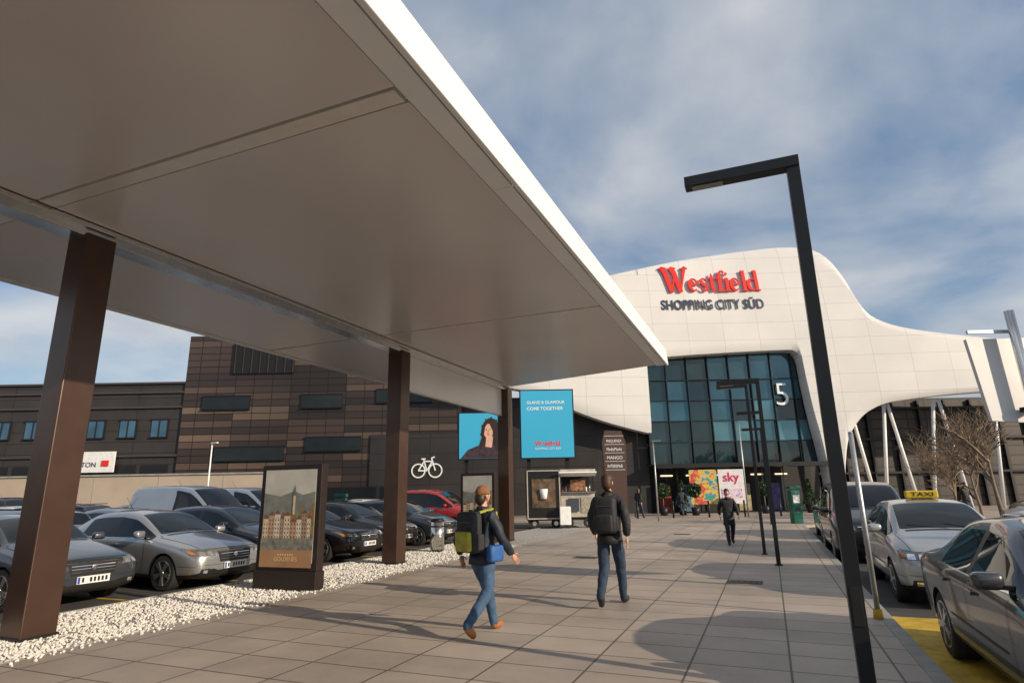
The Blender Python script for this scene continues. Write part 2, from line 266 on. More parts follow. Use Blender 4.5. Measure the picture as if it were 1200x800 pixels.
def car_data(kind):
    if kind in CARC: return CARC[kind]
    K=KINDS[kind]; bm=bmesh.new(); cl=bm.edges.layers.float.new('crease_edge')
    rings=[[bm.verts.new(p) for p in ring(s)] for s in K['st']]; n=len(rings[0])
    for i in range(len(rings)-1):
        tag=K['st'][i][6]
        for j in range(n):
            k=(j+1)%n; f=bm.faces.new((rings[i][j],rings[i][k],rings[i+1][k],rings[i+1][j])); f.smooth=True
            jj=j if j<9 else n-1-j
            mi=0
            if jj==5 and tag in 'WS' : mi=1
            if jj==5 and tag=='B': mi=2
            if jj in(7,8) and tag in 'WC': mi=1
            if jj in (0,1): mi=2
            f.material_index=mi
    for rr in (rings[0],rings[-1][::-1]): bm.faces.new(rr)
    def cr(i,j,v):
        e=bm.edges.get((rings[i][j%n],rings[i+1][j%n]))
        if e: e[cl]=v
    for i in range(len(rings)-1):
        for j in (5,n-5): cr(i,j,.55)
        for j in (2,n-2): cr(i,j,.3)
        for j in (4,n-4): cr(i,j,.3)
        for j in (6,7,n-6,n-7): cr(i,j,.35)
    for i,s in enumerate(K['st']):
        for j in range(n):
            jj=j if j<9 else n-1-j
            if jj in(5,7,8) and i and (s[6]!=K['st'][i-1][6]):
                e=bm.edges.get((rings[i][j],rings[i][(j+1)%n]))
                if e: e[cl]=.7
    bmesh.ops.recalc_face_normals(bm,faces=bm.faces)
    me=bpy.data.meshes.new('b'); bm.to_mesh(me); bm.free()
    for m in (P['grey'],CARGLASS,BLACK): me.materials.append(m)
    o=bpy.data.objects.new('tmp',me); sc.collection.objects.link(o)
    sub=o.modifiers.new('s','SUBSURF'); sub.levels=2; sub.render_levels=2
    c=MB(); c.mats=[P['grey'],CARGLASS,BLACK]
    for x in K['wb']:
        for sgn in (1,-1): c.cyl((x,sgn*.62,K['wr']-.01),(x,sgn*1.3,K['wr']-.01),K['wr']+.045,K['wr']+.045,BLACK,n=36)
    co=c.done('cut')
    bo=o.modifiers.new('b','BOOLEAN'); bo.operation='DIFFERENCE'; bo.solver='EXACT'; bo.object=co
    dg=bpy.context.evaluated_depsgraph_get(); dg.update()
    body=bpy.data.meshes.new_from_object(o.evaluated_get(dg))
    bpy.data.objects.remove(o); bpy.data.objects.remove(co)
    for p in body.polygons: p.use_smooth=True
    body.set_sharp_from_angle(angle=math.radians(38))
    bvh=BVHTree.FromPolygons([v.co for v in body.vertices],[tuple(p.vertices) for p in body.polygons])
    L=K['st'][-1][0]; van=kind in('van','cargo')
    d=MB()
    def cast(o_,dr,off):
        h,nn,_,_=bvh.ray_cast(Vector(o_),Vector(dr))
        if h is None: return None
        return h-Vector(dr)*off
    def patch(q,side,m,off=.006,nx=8,ny=5):
        pts={};V=[];F=[]
        for i in range(nx+1):
            for j in range(ny+1):
                s_,t_=i/nx,j/ny
                a=(q[0][0]*(1-s_)+q[1][0]*s_)*(1-t_)+(q[3][0]*(1-s_)+q[2][0]*s_)*t_
                z=(q[0][1]*(1-s_)+q[1][1]*s_)*(1-t_)+(q[3][1]*(1-s_)+q[2][1]*s_)*t_
                if side=='f': h=cast((-2,a,z),(1,0,0),off)
                elif side=='r': h=cast((L+2,a,z),(-1,0,0),off)
                elif side=='l': h=cast((a,2,z),(0,-1,0),off)
                elif side=='x': h=cast((a,-2,z),(0,1,0),off)
                else: h=cast((a,z,3),(0,0,-1),off)
                if h: pts[(i,j)]=len(V); V.append(h)
        for i in range(nx):
            for j in range(ny):
                k=[(i,j),(i+1,j),(i+1,j+1),(i,j+1)]
                if all(t in pts for t in k): F.append([pts[t] for t in k])
        if F: d.add(V,F,m,True)
    def seam(pts,side,wd=.008,m=BLACK,off=.0035):
        for (a,b_) in zip(pts[:-1],pts[1:]):
            dx,dz=b_[0]-a[0],b_[1]-a[1]; l=math.hypot(dx,dz); nx_,nz_=-dz/l*wd/2,dx/l*wd/2
            patch([(a[0]-nx_,a[1]-nz_),(b_[0]-nx_,b_[1]-nz_),(b_[0]+nx_,b_[1]+nz_),(a[0]+nx_,a[1]+nz_)],side,m,off=off,nx=8,ny=1)
    hz={'van':.15,'cargo':.15,'hatch':.07,'wagon':.03,'sedan':.02}[kind]; sx_=1.0 if kind!='hatch' else .97
    for s_ in (1,-1):
        patch([(s_*.46*sx_,.60+hz),(s_*.84*sx_,.62+hz),(s_*.855*sx_,.75+hz),(s_*.50*sx_,.70+hz)],'f',LAMPGL,off=.010,nx=14,ny=6)
        for cx in (.57,.71): patch([(s_*(cx-.05)*sx_,.615+hz),(s_*(cx+.05)*sx_,.615+hz),(s_*(cx+.045)*sx_,.69+hz),(s_*(cx-.045)*sx_,.69+hz)],'f',LAMPIN,off=.014,nx=4,ny=4)
        patch([(s_*.79*sx_,.64+hz),(s_*.83*sx_,.64+hz),(s_*.835*sx_,.70+hz),(s_*.80*sx_,.70+hz)],'f',AMBER,off=.014,nx=3,ny=3)
        patch([(s_*.54,.30),(s_*.74,.30),(s_*.72,.40),(s_*.56,.40)],'f',BLACK,off=.008)
        patch([(s_*.60,.325),(s_*.68,.325),(s_*.68,.38),(s_*.60,.38)],'f',LAMPIN,off=.012,nx=3,ny=3)
        if kind!='sedan': patch([(s_*.66,.82),(s_*.82,.82),(s_*.78,1.15 if not van else 1.3),(s_*.66,1.15 if not van else 1.3)],'r',TAIL,off=.012)
        else: patch([(s_*.44,.78),(s_*.84,.78),(s_*.84,.92),(s_*.46,.92)],'r',TAIL,off=.012)
    g0=.50 if kind!='hatch' else .56
    patch([(-.34,g0),(.34,g0),(.40,.66+hz),(-.40,.66+hz)],'f',BLACK,off=.007)
    for q in range(1,4):
        zz=g0+(.15+hz)*q/3.6; patch([(-.35,zz),(.35,zz),(.35,zz+.010),(-.35,zz+.010)],'f',CHROME,off=.013,ny=1)
    patch([(-.42,.665+hz),(.42,.665+hz),(.42,.68+hz),(-.42,.68+hz)],'f',CHROME,off=.012,ny=1)
    patch([(-.48,.27),(.48,.27),(.44,.36),(-.44,.36)],'f',BLACK,off=.006)
    seam([(-.84,.47),(-.5,.46),(.5,.46),(.84,.47)],'f',wd=.006)
    d.box((-.022,0,.43),(.02,.52,.115),PLATE); d.box((-.033,.235,.43),(.008,.035,.1),BLUE)
    for k in range(7):
        if k!=1: d.box((-.034,.17-.062*k,.43),(.006,.034,.07),BLACK)
    h=cast((-2,0,.60+hz),(1,0,0),.02)
    if h: d.sph(h,.05,CHROME,sc=(.3,1,1),n=8)
    d.box((L+.005,0,.80),(.03,.52,.115),PLATE)
    wn=K['wb']; hwm=.88 if not van else .92
    xs={'sedan':(1.42,2.49,3.32),'hatch':(1.22,2.36,3.2),'wagon':(1.4,2.49,3.34),'van':(1.15,2.35,3.36),'cargo':(1.15,2.35,3.36)}[kind]
    bel=K['st'][8][3]-.02
    for side in ('l','x'):
        seam([(xs[0]+.03,.34),(xs[0],.6),(xs[0]+.02,bel)],side); seam([(xs[1],.3),(xs[1],bel)],side)
        seam([(xs[2]-.12,.36),(xs[2]+.02,.62),(xs[2]+.05,bel)],side)
        seam([(xs[0]+.03,.3),(xs[2]-.15,.3)],side)
        seam([(xs[0]+.15,.50),(xs[2]+.05,.52)],side,wd=.022)
        seam([(xs[0]-.02,bel+.012),(xs[1],bel+.02),(xs[2]+.15,bel+.03)],side,wd=.014,m=CHROME if kind=='sedan' else BLACK,off=.006)
        seam([(.1,.44),(wn[0]-.38,.45)],side,wd=.006)
        s_=1 if side=='l' else -1
        for xh in (xs[1]-.2,xs[2]-.12):
            h=cast((xh,s_*2,bel-.1),(0,-s_,0),.018)
            if h: d.box(h,(.19,.03,.028),P['grey'])
        mx=xs[0]+.10; mz=bel+.09
        d.box((mx,s_*(hwm+.07),mz),(.13,.21,.13),P['grey'],bev=.045,rz=s_*.2); d.box((mx+.062,s_*(hwm+.075),mz),(.012,.16,.09),CARGLASS,rz=s_*.2); d.box((mx,s_*(hwm-.04),mz-.045),(.05,.14,.03),BLACK)
        if kind=='wagon': d.cyl((2.15,s_*.56,1.50),(3.95,s_*.55,1.48),.016,.016,BLACK,n=8)
    xh=K['st'][4][0]
    seam([(.14,-.66),(xh,-.73)],'t',wd=.009); seam([(.14,.66),(xh,.73)],'t',wd=.009); seam([(.14,-.66),(.10,-.3),(.10,.3),(.14,.66)],'t',wd=.01)
    seam([(xh+.02,-.7),(xh+.02,.7)],'t',wd=.06)
    for y0,y1 in ((-.6,-.02),(-.05,.5)): seam([(xh+.07,y0),(xh+.19,y1)],'t',wd=.018,off=.012)
    d.cyl((3.2 if kind!='sedan' else 3.1,0,1.46 if not van else 1.86),(3.45 if kind!='sedan' else 3.35,0,1.72 if not van else 2.1),.006,.003,BLACK,n=6)
    det=d.mesh('d')
    w_=MB(); r=K['wr']
    for x in K['wb']:
        for s_ in (1,-1):
            y0,y1=s_*.64,s_*(.872 if not van else .91)
            w_.cyl((x,y0,r),(x,y1-.02*s_,r),r,r,RUB,n=36); w_.cyl((x,y1-.02*s_,r),(x,y1,r),r,r-.03,RUB,n=36)
            w_.cyl((x,y1-.02*s_,r),(x,y1+.002*s_,r),r*.70,r*.70,RIM,n=36); w_.cyl((x,y1-.02*s_,r),(x,y1+.004*s_,r),r*.64,r*.64,BLACK,n=36)
            ns={'sedan':5,'wagon':10,'hatch':6,'van':7,'cargo':8}[kind]
            for k in range(ns):
                for da in ((-.13,.13) if ns==5 else (0,)):
                    a=k*math.tau/ns+x+da; w_.box((x+math.cos(a)*r*.38,y1+.004*s_,r+math.sin(a)*r*.38),(r*.56,.018,.036 if ns<10 else .026),RIM,ry=-a)
            w_.cyl((x,y1-.01*s_,r),(x,y1+.018*s_,r),.06,.045,RIM,n=16)
    CARC[kind]=(body,det,w_.mesh('w'),L); return CARC[kind]
def car(kind,u,w,face,col,name='parked_car',z=-.05,scl=None):
    body,det,wm,L=car_data(kind); e=empty(name,(u,w,z),face+math.pi)
    if scl: e.scale=scl
    for nm,me in (('body',body),('trim',det),('wheels',wm)):
        o=bpy.data.objects.new(nm,me); sc.collection.objects.link(o); o.parent=e
        for i,s in enumerate(o.material_slots):
            if s.material==P['grey']: s.link='OBJECT'; s.material=P[col]
    return e
E,N_,W_,S_=0,math.pi/2,math.pi,-math.pi/2
car('sedan',-10.45,7.0,E-.03,'graphite'); car('sedan',-9.85,9.35,E,'silver')
car('hatch',-10.5,11.75,E,'navy'); car('sedan',-10.1,14.1,E,'black'); car('wagon',-10.5,16.6,E,'black'); car('hatch',-10.3,19.0,E,'graphite')
car('van',-11.8,24.6,E,'red','red_van'); car('sedan',-10.5,2.0,E,'blue')
for (w,k,c) in ((2.2,'wagon','white'),(4.6,'hatch','graphite'),(7.1,'hatch','white'),(9.5,'wagon','white'),(11.9,'sedan','silver'),(20.9,'sedan','black'),(23.3,'hatch','white')):
    car(k,-19.7,w,W_,c)
car('cargo',-16.0,15.6,E,'white','white_van',scl=(1.02,1.02,1.13)); car('cargo',-16.2,18.2,E,'white','white_van',scl=(1.02,1.02,1.1))
for (w,k,c) in ((5,'hatch','red'),(7.5,'sedan','silver'),(10,'wagon','brown'),(12.6,'hatch','blue'),(15.2,'wagon','white'),(17.8,'wagon','black'),(20.4,'sedan','silver'),(23,'hatch','red'),(25.6,'sedan','grey')):
    car(k,-25,w,E,c)
for (w,k,c) in ((9,'hatch','white'),(14,'sedan','silver'),(19,'van','navy'),(22,'sedan','black')): car(k,-33,w,E,c)
car('sedan',2.42,4.45,S_,'grey',z=-.1); tx=car('hatch',2.5,10.75,S_,'taxi','taxi_car',z=-.1); car('van',2.2,16.4,S_,'black','minivan',z=-.1)
car('wagon',2.3,22.2,S_,'black',z=-.1); car('sedan',2.4,-1.4,S_,'black',z=-.1); car('wagon',2.4,-7.4,S_,'grey',z=-.1)  # last two cars are out of view, added to shade the foreground paving
car('wagon',7.2,25.4,W_+.1,'white',z=-.1); car('hatch',7.4,22.4,W_,'silver',z=-.1); car('sedan',8.0,28.4,W_,'white',z=-.1); car('van',9.0,31,W_,'black',z=-.1)
b=MB(); b.box((2.35,0,1.58),(.14,.5,.13),mat('taxi_yellow',(.75,.5,.03),.4),bev=.02); b.box((2.35,0,1.5),(.1,.3,.04),BLACK); b.done('roof_sign',tx)
text('TAXI','roof_sign_text',(2.277,.17,1.55),BLACK,tx,width=.34,height=.07,rot=(math.pi/2,0,-math.pi/2),extr=.002)

# ---------------------------------------------------------------- ground
PAVE=grid_mat('paving_slabs',(.43,.36,.30),(.335,.285,.24),(.09,.075,.06),.9,.6,.011,rough=.56,dirt=.25,dscale=.5)
b=MB()
asph=mat('asphalt',(.055,.054,.054),.85,var=.35,scale=2.5,bump=.25,detail=12)
b.poly([(-700,-700,-.1),(700,-700,-.1),(700,700,-.1),(-700,700,-.1)],asph); b.done('ground')
b=MB(); b.prism([(-7.6,-30),(1.12,-30),(1.12,30),(3.2,33),(40,33),(40,75),(-40,75),(-40,34),(-7.6,31)],-.3,0,PAVE); b.done('pavement')
KERB=mat('kerb_stone',(.3,.29,.27),.75,var=.2,scale=3,bump=.2)
b=MB()
w=-30
while w<30: b.box((1.2,w+.5,-.1),(.155,.99,.21),KERB,bev=.008); w+=1
b.done('kerb')
YEL=mat('yellow_paint',(.55,.36,.03),.7,var=.4,scale=5)
b=MB()
b.poly([(1.32,-20,-.096),(1.32,10.2,-.096),(2.05,10.2,-.096),(2.05,-20,-.096)],YEL)
b.poly([(-10.32,2,-.046),(-10.18,2,-.046),(-10.18,30,-.046),(-10.32,30,-.046)],YEL)
for i in range(14):
    ww=-2.3+2.4*i+.25
    b.poly([(-19.5,ww,-.042),(-10.4,ww,-.042),(-10.4,ww+.1,-.042),(-19.5,ww+.1,-.042)],YEL)
b.done('road_marking')
b=MB(); b.prism([(-60,-30),(-10.03,-30),(-10.03,31),(-60,31)],-.3,-.05,asph); b.done('parking_lot')
b=MB(); IRON=mat('cast_iron',(.05,.045,.04),.6,.6,var=.3,scale=20,bump=.4)
for (u,w) in ((-.6,12.2),(-4.5,15.5),(-3.2,24)):
    b.box((u,w,.003),(.6,.4,.006),IRON)
    for k in range(6): b.box((u-.25+.1*k,w,.007),(.03,.34,.004),BLACK)
b.done('drain_cover')
b=MB(); b.box((-7.6,12,-.02),(.012,37,.06),GALV); b.box((-10.02,12,-.02),(.012,37,.06),GALV); b.done('gravel_edging')
GR=mat('white_gravel',(.68,.66,.62),.8,var=.3,scale=25,bump=.3)
def gravel():
    m=bpy.data.materials.new('gravel_sheet'); m.use_nodes=True; nt,bs=nodes(m)
    tc=nt.nodes.new('ShaderNodeTexCoord'); vo=nt.nodes.new('ShaderNodeTexVoronoi'); vo.inputs['Scale'].default_value=26
    nt.links.new(tc.outputs['Object'],vo.inputs['Vector'])
    cr=nt.nodes.new('ShaderNodeValToRGB'); cr.color_ramp.elements[0].color=(.66,.64,.6,1); cr.color_ramp.elements[1].color=(.16,.15,.13,1); cr.color_ramp.elements[0].position=.25; cr.color_ramp.elements[1].position=.75
    nt.links.new(vo.outputs['Distance'],cr.inputs[0]); nt.links.new(cr.outputs[0],bs.inputs['Base Color'])
    bp=nt.nodes.new('ShaderNodeBump'); bp.invert=True; bp.inputs['Distance'].default_value=.03; nt.links.new(vo.outputs['Distance'],bp.inputs['Height']); nt.links.new(bp.outputs[0],bs.inputs['Normal'])
    bs.inputs['Roughness'].default_value=.85
    V=[(-10.01,-6,-.02),(-7.61,-6,-.02),(-7.61,31,-.02),(-10.01,31,-.02)]; F=[(0,1,2,3)]; mi=[0]
    bm=bmesh.new(); bmesh.ops.create_icosphere(bm,subdivisions=1,radius=1); iv=[v.co.copy() for v in bm.verts]; fc=[[v.index for v in f.verts] for f in bm.faces]; bm.free()
    for k in range(14000):
        w=3.5+15*random.random()**1.4; u=random.uniform(-10,-7.62) if random.random()<.975 else -7.62+abs(random.gauss(0,.12))
        r=random.uniform(.009,.023); o=len(V); q=Matrix.Rotation(random.random()*6,3,(random.random()-.5,random.random()-.5,random.random()))
        s=Vector((r*random.uniform(.8,1.4),r*random.uniform(.7,1.2),r*random.uniform(.6,.9))); z=-.015+r*.3 if u<-7.62 else r*.5
        for c in iv:
            p=q@Vector((c.x*s.x,c.y*s.y,c.z*s.z)); V.append((p.x+u,p.y+w,p.z+z))
        for f in fc: F.append([o+i for i in f]); mi.append(1)
    me=bpy.data.meshes.new('gravel_bed'); me.from_pydata(V,[],F); me.materials.append(m); me.materials.append(GR); me.polygons.foreach_set('material_index',mi)
    o=bpy.data.objects.new('gravel_bed',me); sc.collection.objects.link(o)
gravel()

# ---------------------------------------------------------------- canopy
PANEL=mat('soffit_panel',(.62,.585,.575),.26,.15,var=.04,scale=.5)
can=empty('entrance_canopy')
b=MB(); Z=5.45
def wend(u): return 18.9+(-2.6-u)*.27
b.prism([(-12.2,-9),(-2.62,-9),(-2.62,18.9),(-12.2,wend(-12.2))],Z+.03,Z+.40,WHITE)
b.done('roof_slab',can,bevel=.02)
b=MB()
cuts=[-9,-3.4,4.3,11.95,99]
for (ua,ub) in ((-8.42,-2.9),(-12.0,-9.1)):
    for i in range(4):
        w0=cuts[i]+(.13 if i in(1,2) else .05); w1=min(cuts[i+1],99)-(.13 if i+1 in (1,2) else .05)
        if i==3: pts=[(ua,w0),(ub,w0),(ub,wend(ub)-.25),(ua,wend(ua)-.25)]
        else: pts=[(ua,w0),(ub,w0),(ub,w1),(ua,w1)]
        b.prism(pts,Z-.012,Z+.029,PANEL)
b.done('soffit_panels',can,bevel=.006)
b=MB()
w=-9.
while w<18.8:
    w1=min(w+3.85,18.85); b.box((-2.745,(w+w1)/2,Z-.0),(.27,w1-w-.01,.055),WHITE); w=w1
b.box((-12.1,6,Z-.0),(.2,30,.055),ALU)
for w_,t in ((-3.4,.2),(4.3,.2),(11.95,.06)):
    b.box((-5.66,w_,Z+.002),(5.46,t,.05),ALU); b.box((-10.5,w_,Z+.002),(2.8,t,.05),ALU)
b.done('soffit_trim',can,bevel=.004)
b=MB()
w=-9.
while w<18.8:
    w1=min(w+3.85,18.9); b.box((-2.57,(w+w1)/2,Z+.21),(.07,w1-w-.012,.50),WHITE,ry=-.08); w=w1
b.done('edge_fascia',can,bevel=.012)
b=MB(); b.box((-8.75,5.9,Z-.05),(.62,29.4,.07),STEEL); b.box((-8.75,5.9,Z-.12),(.34,29.4,.09),STEEL); b.done('spine_beam',can,bevel=.01)
b=MB(); b.box((-8.78,16.85,4.88),(.08,7.0,1.0),WHITE); b.box((-8.78,16.85,4.36),(.14,7.0,.05),ALU)
b.done('hanging_fascia',can,bevel=.01)
b=MB()
for (u,w) in ((-8.75,5.15),(-8.75,13.25),(-8.7,20.2),(-8.75,-3.1)):
    b.box((u,w,2.66),(.42,.42,5.34),COLM,bev=.012); b.box((u,w,.012),(.46,.46,.03),DARKM)
b.done('columns',can)

# ---------------------------------------------------------------- lamps
def lamp(u,w,h,s,arm,name='street_lamp',z=0.):
    b=MB(); b.box((0,0,h/2),(s,s,h),DARKM); b.box((-arm/2+s/2,0,h+.05),(arm,s*1.25,.11),DARKM); b.box((-arm+.22+s/2,0,h-.012),(.3,s*.8,.014),mat('lamp_lens',(.3,.3,.28),.3))
    b.box((0,0,.01),(s*1.8,s*1.8,.02),DARKM); b.box((0,-s/2-.003,.7),(s*.7,.006,.3),BLACK); b.done(name,loc=(u,w,z),bevel=.004)
lamp(.55,5.95,4.68,.115,1.08); lamp(.0,14.96,4.02,.09,.95); lamp(-.3,17.3,4.3,.08,.8); lamp(0,24,4.3,.09,.9)
lamp(-.1,31,4.3,.09,.9)
b=MB(); b.cyl((0,0,0),(0,0,2.35),.032,.032,GALV); b.cyl((0,0,2.35),(0,0,2.37),.034,.02,GALV); b.cyl((0,0,0),(0,0,.12),.06,.05,YEL); b.done('steel_post',loc=(1.1,9.4,0))
e=empty('sign_mast',(0,0,0),YAW)
b=MB(); b.cyl((7.75,8.80,-.1),(7.60,8.78,4.2),.065,.065,STEEL,n=24)
b.box((7.35,8.88,3.90),(.75,.04,.05),GALV); b.box((7.64,8.84,2.7),(.2,.14,.07),DARKM); b.done('mast',e)
b=MB(); b.poly([(6.98,8.96,3.80),(7.12,8.96,2.55),(8.9,9.05,2.45),(8.9,9.05,3.84)],mat('panel_white',(.62,.62,.62),.4,var=.08,scale=2)); o=b.done('panel',e); s=o.modifiers.new('s','SOLIDIFY'); s.thickness=.06; s.offset=0

# ---------------------------------------------------------------- mall building (rotated frame)
mall=empty('shopping_mall',(0,0,0),YAW)
CLAD=grid_mat('mall_cladding',(.70,.695,.68),(.665,.66,.65),(.36,.36,.36),2.6,1.35,.011,rough=.42,offset=0,plane='XZ',bump=.2,dirt=.05,dscale=.25)
def crom(P_,x):
    if x<=P_[0][0]: return P_[0][1]
    for i in range(len(P_)-1):
        if x<=P_[i+1][0]:
            x0,y0=P_[i];x1,y1=P_[i+1]; h=x1-x0; t=(x-x0)/h
            m0=(y1-P_[i-1][1])/(x1-P_[i-1][0]) if i>0 else (y1-y0)/h
            m1=(P_[i+2][1]-y0)/(P_[i+2][0]-x0) if i+2<len(P_) else (y1-y0)/h
            sl=(y1-y0)/h
            if sl==0: m0=m1=0
            else:
                if m0*sl<0: m0=0
                if m1*sl<0: m1=0
                m0=math.copysign(min(abs(m0),3*abs(sl)),m0);m1=math.copysign(min(abs(m1),3*abs(sl)),m1)
            return (2*t**3-3*t*t+1)*y0+(t**3-2*t*t+t)*h*m0+(-2*t**3+3*t*t)*y1+(t**3-t*t)*h*m1
    return P_[-1][1]
TOP=[(-6,9.4),(-3,11.5),(0,14),(3.5,16),(6.8,17.3),(9,17.9),(12.9,18.8),(16,19.3),(18.2,19.6),(21,19.85),(22.7,19.75),(23.9,19.3),(24.7,18.3),(25.3,16.8),(25.9,14.8),(26.6,13.7),(28.5,12.8),(32.7,12.0),(36.9,11.5),(46,11)]
BOT=[(-6,9.2),(-3,8.9),(0,8.7),(2.4,8.1),(4.1,7.2),(6.5,6.3),(9.4,5.5),(9.7,5.5),(9.72,10.3),(9.9,10.7),(10.4,10.9),(15,11.2),(20.2,11.35),(20.7,11.15),(21.0,10.4),(21.05,9),(21.25,6.5),(21.6,4),(22.1,.2),(22.75,.2),(23.0,2.8),(23.4,4.7),(24.4,6.2),(25.6,7.0),(27,7.4),(32.8,7.9),(46,8.3)]
def fy(X,z): return 41.9+.5*math.sin((X-5)/7)+.010*max(0,z-8)**2+(.5*max(0,1-abs(X-22.4)/2)*max(0,(6-z)/6))
def facade():
    xs=sorted(set([round(-6+.25*i,3) for i in range(209)]+[p[0] for p in BOT]+[9.705,9.71,9.715]+[round(20.2+.06*i,3) for i in range(60)]+[round(23.9+.08*i,3) for i in range(34)]))
    NZ=22; V=[];F=[]
    for dy in (0,1.1):
        for x in xs:
            t=crom(TOP,x); bo=crom(BOT,x)
            for k in range(NZ+1):
                z=bo+(t-bo)*k/NZ; ed=min(k,NZ-k); V.append((x,fy(x,z)+dy+(0.12 if (ed==0 and dy==0) else 0),z))
    n=len(xs); H=NZ+1; o=n*H
    for i in range(n-1):
        for k in range(NZ):
            a=i*H+k; F.append((a,a+H,a+H+1,a+1)); F.append((o+a,o+a+1,o+a+H+1,o+a+H))
        a=i*H; F.append((a,o+a,o+a+H,a+H)); a=i*H+NZ; F.append((a,a+H,o+a+H,o+a))
    for k in range(NZ): F.append((k,k+1,o+k+1,o+k)); a=(n-1)*H+k; F.append((a,o+a,o+a+1,a+1))
    me=bpy.data.meshes.new('facade_shell'); me.from_pydata(V,[],F); me.materials.append(CLAD)
    for p in me.polygons: p.use_smooth=True
    me.set_sharp_from_angle(angle=math.radians(40))
    ob=bpy.data.objects.new('facade_shell',me); sc.collection.objects.link(ob); ob.parent=mall
facade()
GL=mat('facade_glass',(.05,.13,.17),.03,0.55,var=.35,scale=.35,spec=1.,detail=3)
GLL=mat('facade_glass_refl_pale',(.10,.23,.27),.05,0.55,var=.35,scale=.5,spec=1.)
GLD=mat('facade_glass_refl_dark',(.012,.035,.045),.03,0.3,var=.35,scale=.5,spec=1.)
MUL=mat('mullion',(.03,.045,.05),.4,.5)
b=MB()
xs=[9.75+i*1.55 for i in range(9)]; zs=[3.3,4.9,6.4,7.9,9.4,11.4]
for i in range(8):
    for j in range(5):
        y=43.5+random.uniform(-.015,.015); ta=random.uniform(-.02,.02); tb=random.uniform(-.02,.02)
        m_=GLD if (j==0 or random.random()<.2) else (GLL if (j in (1,2) and random.random()<.7) else GL)  # pale middle and dark bottom panes put reflections into the glass colour
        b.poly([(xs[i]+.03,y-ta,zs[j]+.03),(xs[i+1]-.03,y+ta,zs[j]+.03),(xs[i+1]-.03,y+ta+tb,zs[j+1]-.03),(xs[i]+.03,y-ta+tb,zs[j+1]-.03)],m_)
b.done('glass_panes',mall)
b=MB()
for x in xs: b.box((x,43.38,7.3),(.06,.2,8.1),MUL)
for z in zs: b.box((15.95,43.385,z),(12.5,.12,.05),MUL)
b.box((15.9,42.9,3.2),(12.3,1.3,.28),DARKM); b.done('glass_frame',mall)
INT=mat('interior_dark',(.02,.02,.022),.7); WARM=mat('interior_light',(.5,.4,.3),.5,emit=(1,.75,.5),es=1.5)
b=MB(); b.box((15.9,45.6,1.6),(12.3,.1,3.2),INT)
for i in range(9):
    x=10+i*1.5; b.box((x,43.3,1.55),(.07,.07,3.1),MUL)
for x in (11.3,13.2,15.5,18,19.8): b.box((x,45.5,2.6),(.9,.05,.10),WARM)
for x,c in ((11,(.3,.05,.04)),(12.6,(.1,.2,.3)),(16.8,(.4,.35,.2)),(19,(.12,.1,.3))): b.box((x,45.3,1.0),(.9,.3,1.9),mat('shop_%d'%x,c,.6,var=.5,scale=4))
b.done('entrance_lobby',mall)
b=MB(); b.poly([(9.6,43.3,.0),(22.6,43.3,.0),(22.6,46,.0),(9.6,46,.0)],INT); b.done('doors_threshold',mall,loc=(0,0,.006))
def poster_mat(name,cols,scale=1.6):
    m=bpy.data.materials.new(name); m.use_nodes=True; nt,bs=nodes(m)
    tc=nt.nodes.new('ShaderNodeTexCoord'); n=nt.nodes.new('ShaderNodeTexNoise'); n.inputs['Scale'].default_value=scale; n.inputs['Detail'].default_value=6; n.inputs['Distortion'].default_value=1.2
    nt.links.new(tc.outputs['Object'],n.inputs['Vector']); cr=nt.nodes.new('ShaderNodeValToRGB'); cr.color_ramp.interpolation='EASE'
    while len(cr.color_ramp.elements)<len(cols): cr.color_ramp.elements.new(.5)
    for i,c in enumerate(cols):
        cr.color_ramp.elements[i].position=.3+.4*i/(len(cols)-1); cr.color_ramp.elements[i].color=(*c,1)
    nt.links.new(n.outputs['Fac'],cr.inputs[0]); nt.links.new(cr.outputs[0],bs.inputs['Base Color']); bs.inputs['Roughness'].default_value=.35; return m
b=MB(); b.box((13,42.3,1.75),(1.9,.06,2.3),poster_mat('poster_a',[(.6,.2,.03),(.5,.03,.06),(.6,.45,.08),(.05,.25,.4),(.05,.3,.1)],1.2))
b.box((14.95,42.3,1.75),(1.8,.06,2.3),mat('poster_white',(.65,.65,.68),.4)); b.box((14.9,42.26,1.3),(1.4,.03,.6),poster_mat('poster_b',[(.5,.05,.05),(.7,.6,.7),(.05,.1,.4)],3)); b.done('entrance_posters',mall)
text('sky','poster_text',(14.35,42.24,2.1),mat('sky_red',(.6,.02,.1),.4),mall,width=1.1,extr=.003,off=.01)
_k=[0]
def stroke(b,pts,wd,ox,oz,sx,sz,y,dy,m):
    _k[0]+=1; y=y-.004*(_k[0]%5)
    n=len(pts); L=[];R_=[]
    for i,(x,z) in enumerate(pts):
        a=pts[max(0,i-1)];c=pts[min(n-1,i+1)]; dx,dz=c[0]-a[0],c[1]-a[1]; l=math.hypot(dx,dz); w_=(wd[i] if isinstance(wd,(list,tuple)) else wd)/2
        L.append((ox+(x-dz/l*w_)*sx,oz+(z+dx/l*w_)*sz)); R_.append((ox+(x+dz/l*w_)*sx,oz+(z-dx/l*w_)*sz))
    V=[];F=[]
    for i in range(n): V+=[(L[i][0],y,L[i][1]),(R_[i][0],y,R_[i][1]),(R_[i][0],y+dy,R_[i][1]),(L[i][0],y+dy,L[i][1])]
    for i in range(n-1):
        for k in range(4): F.append((4*i+k,4*i+(k+1)%4,4*i+4+(k+1)%4,4*i+4+k))
    F+=[(0,1,2,3),(4*n-4,4*n-3,4*n-2,4*n-1)]; b.add(V,F,m)
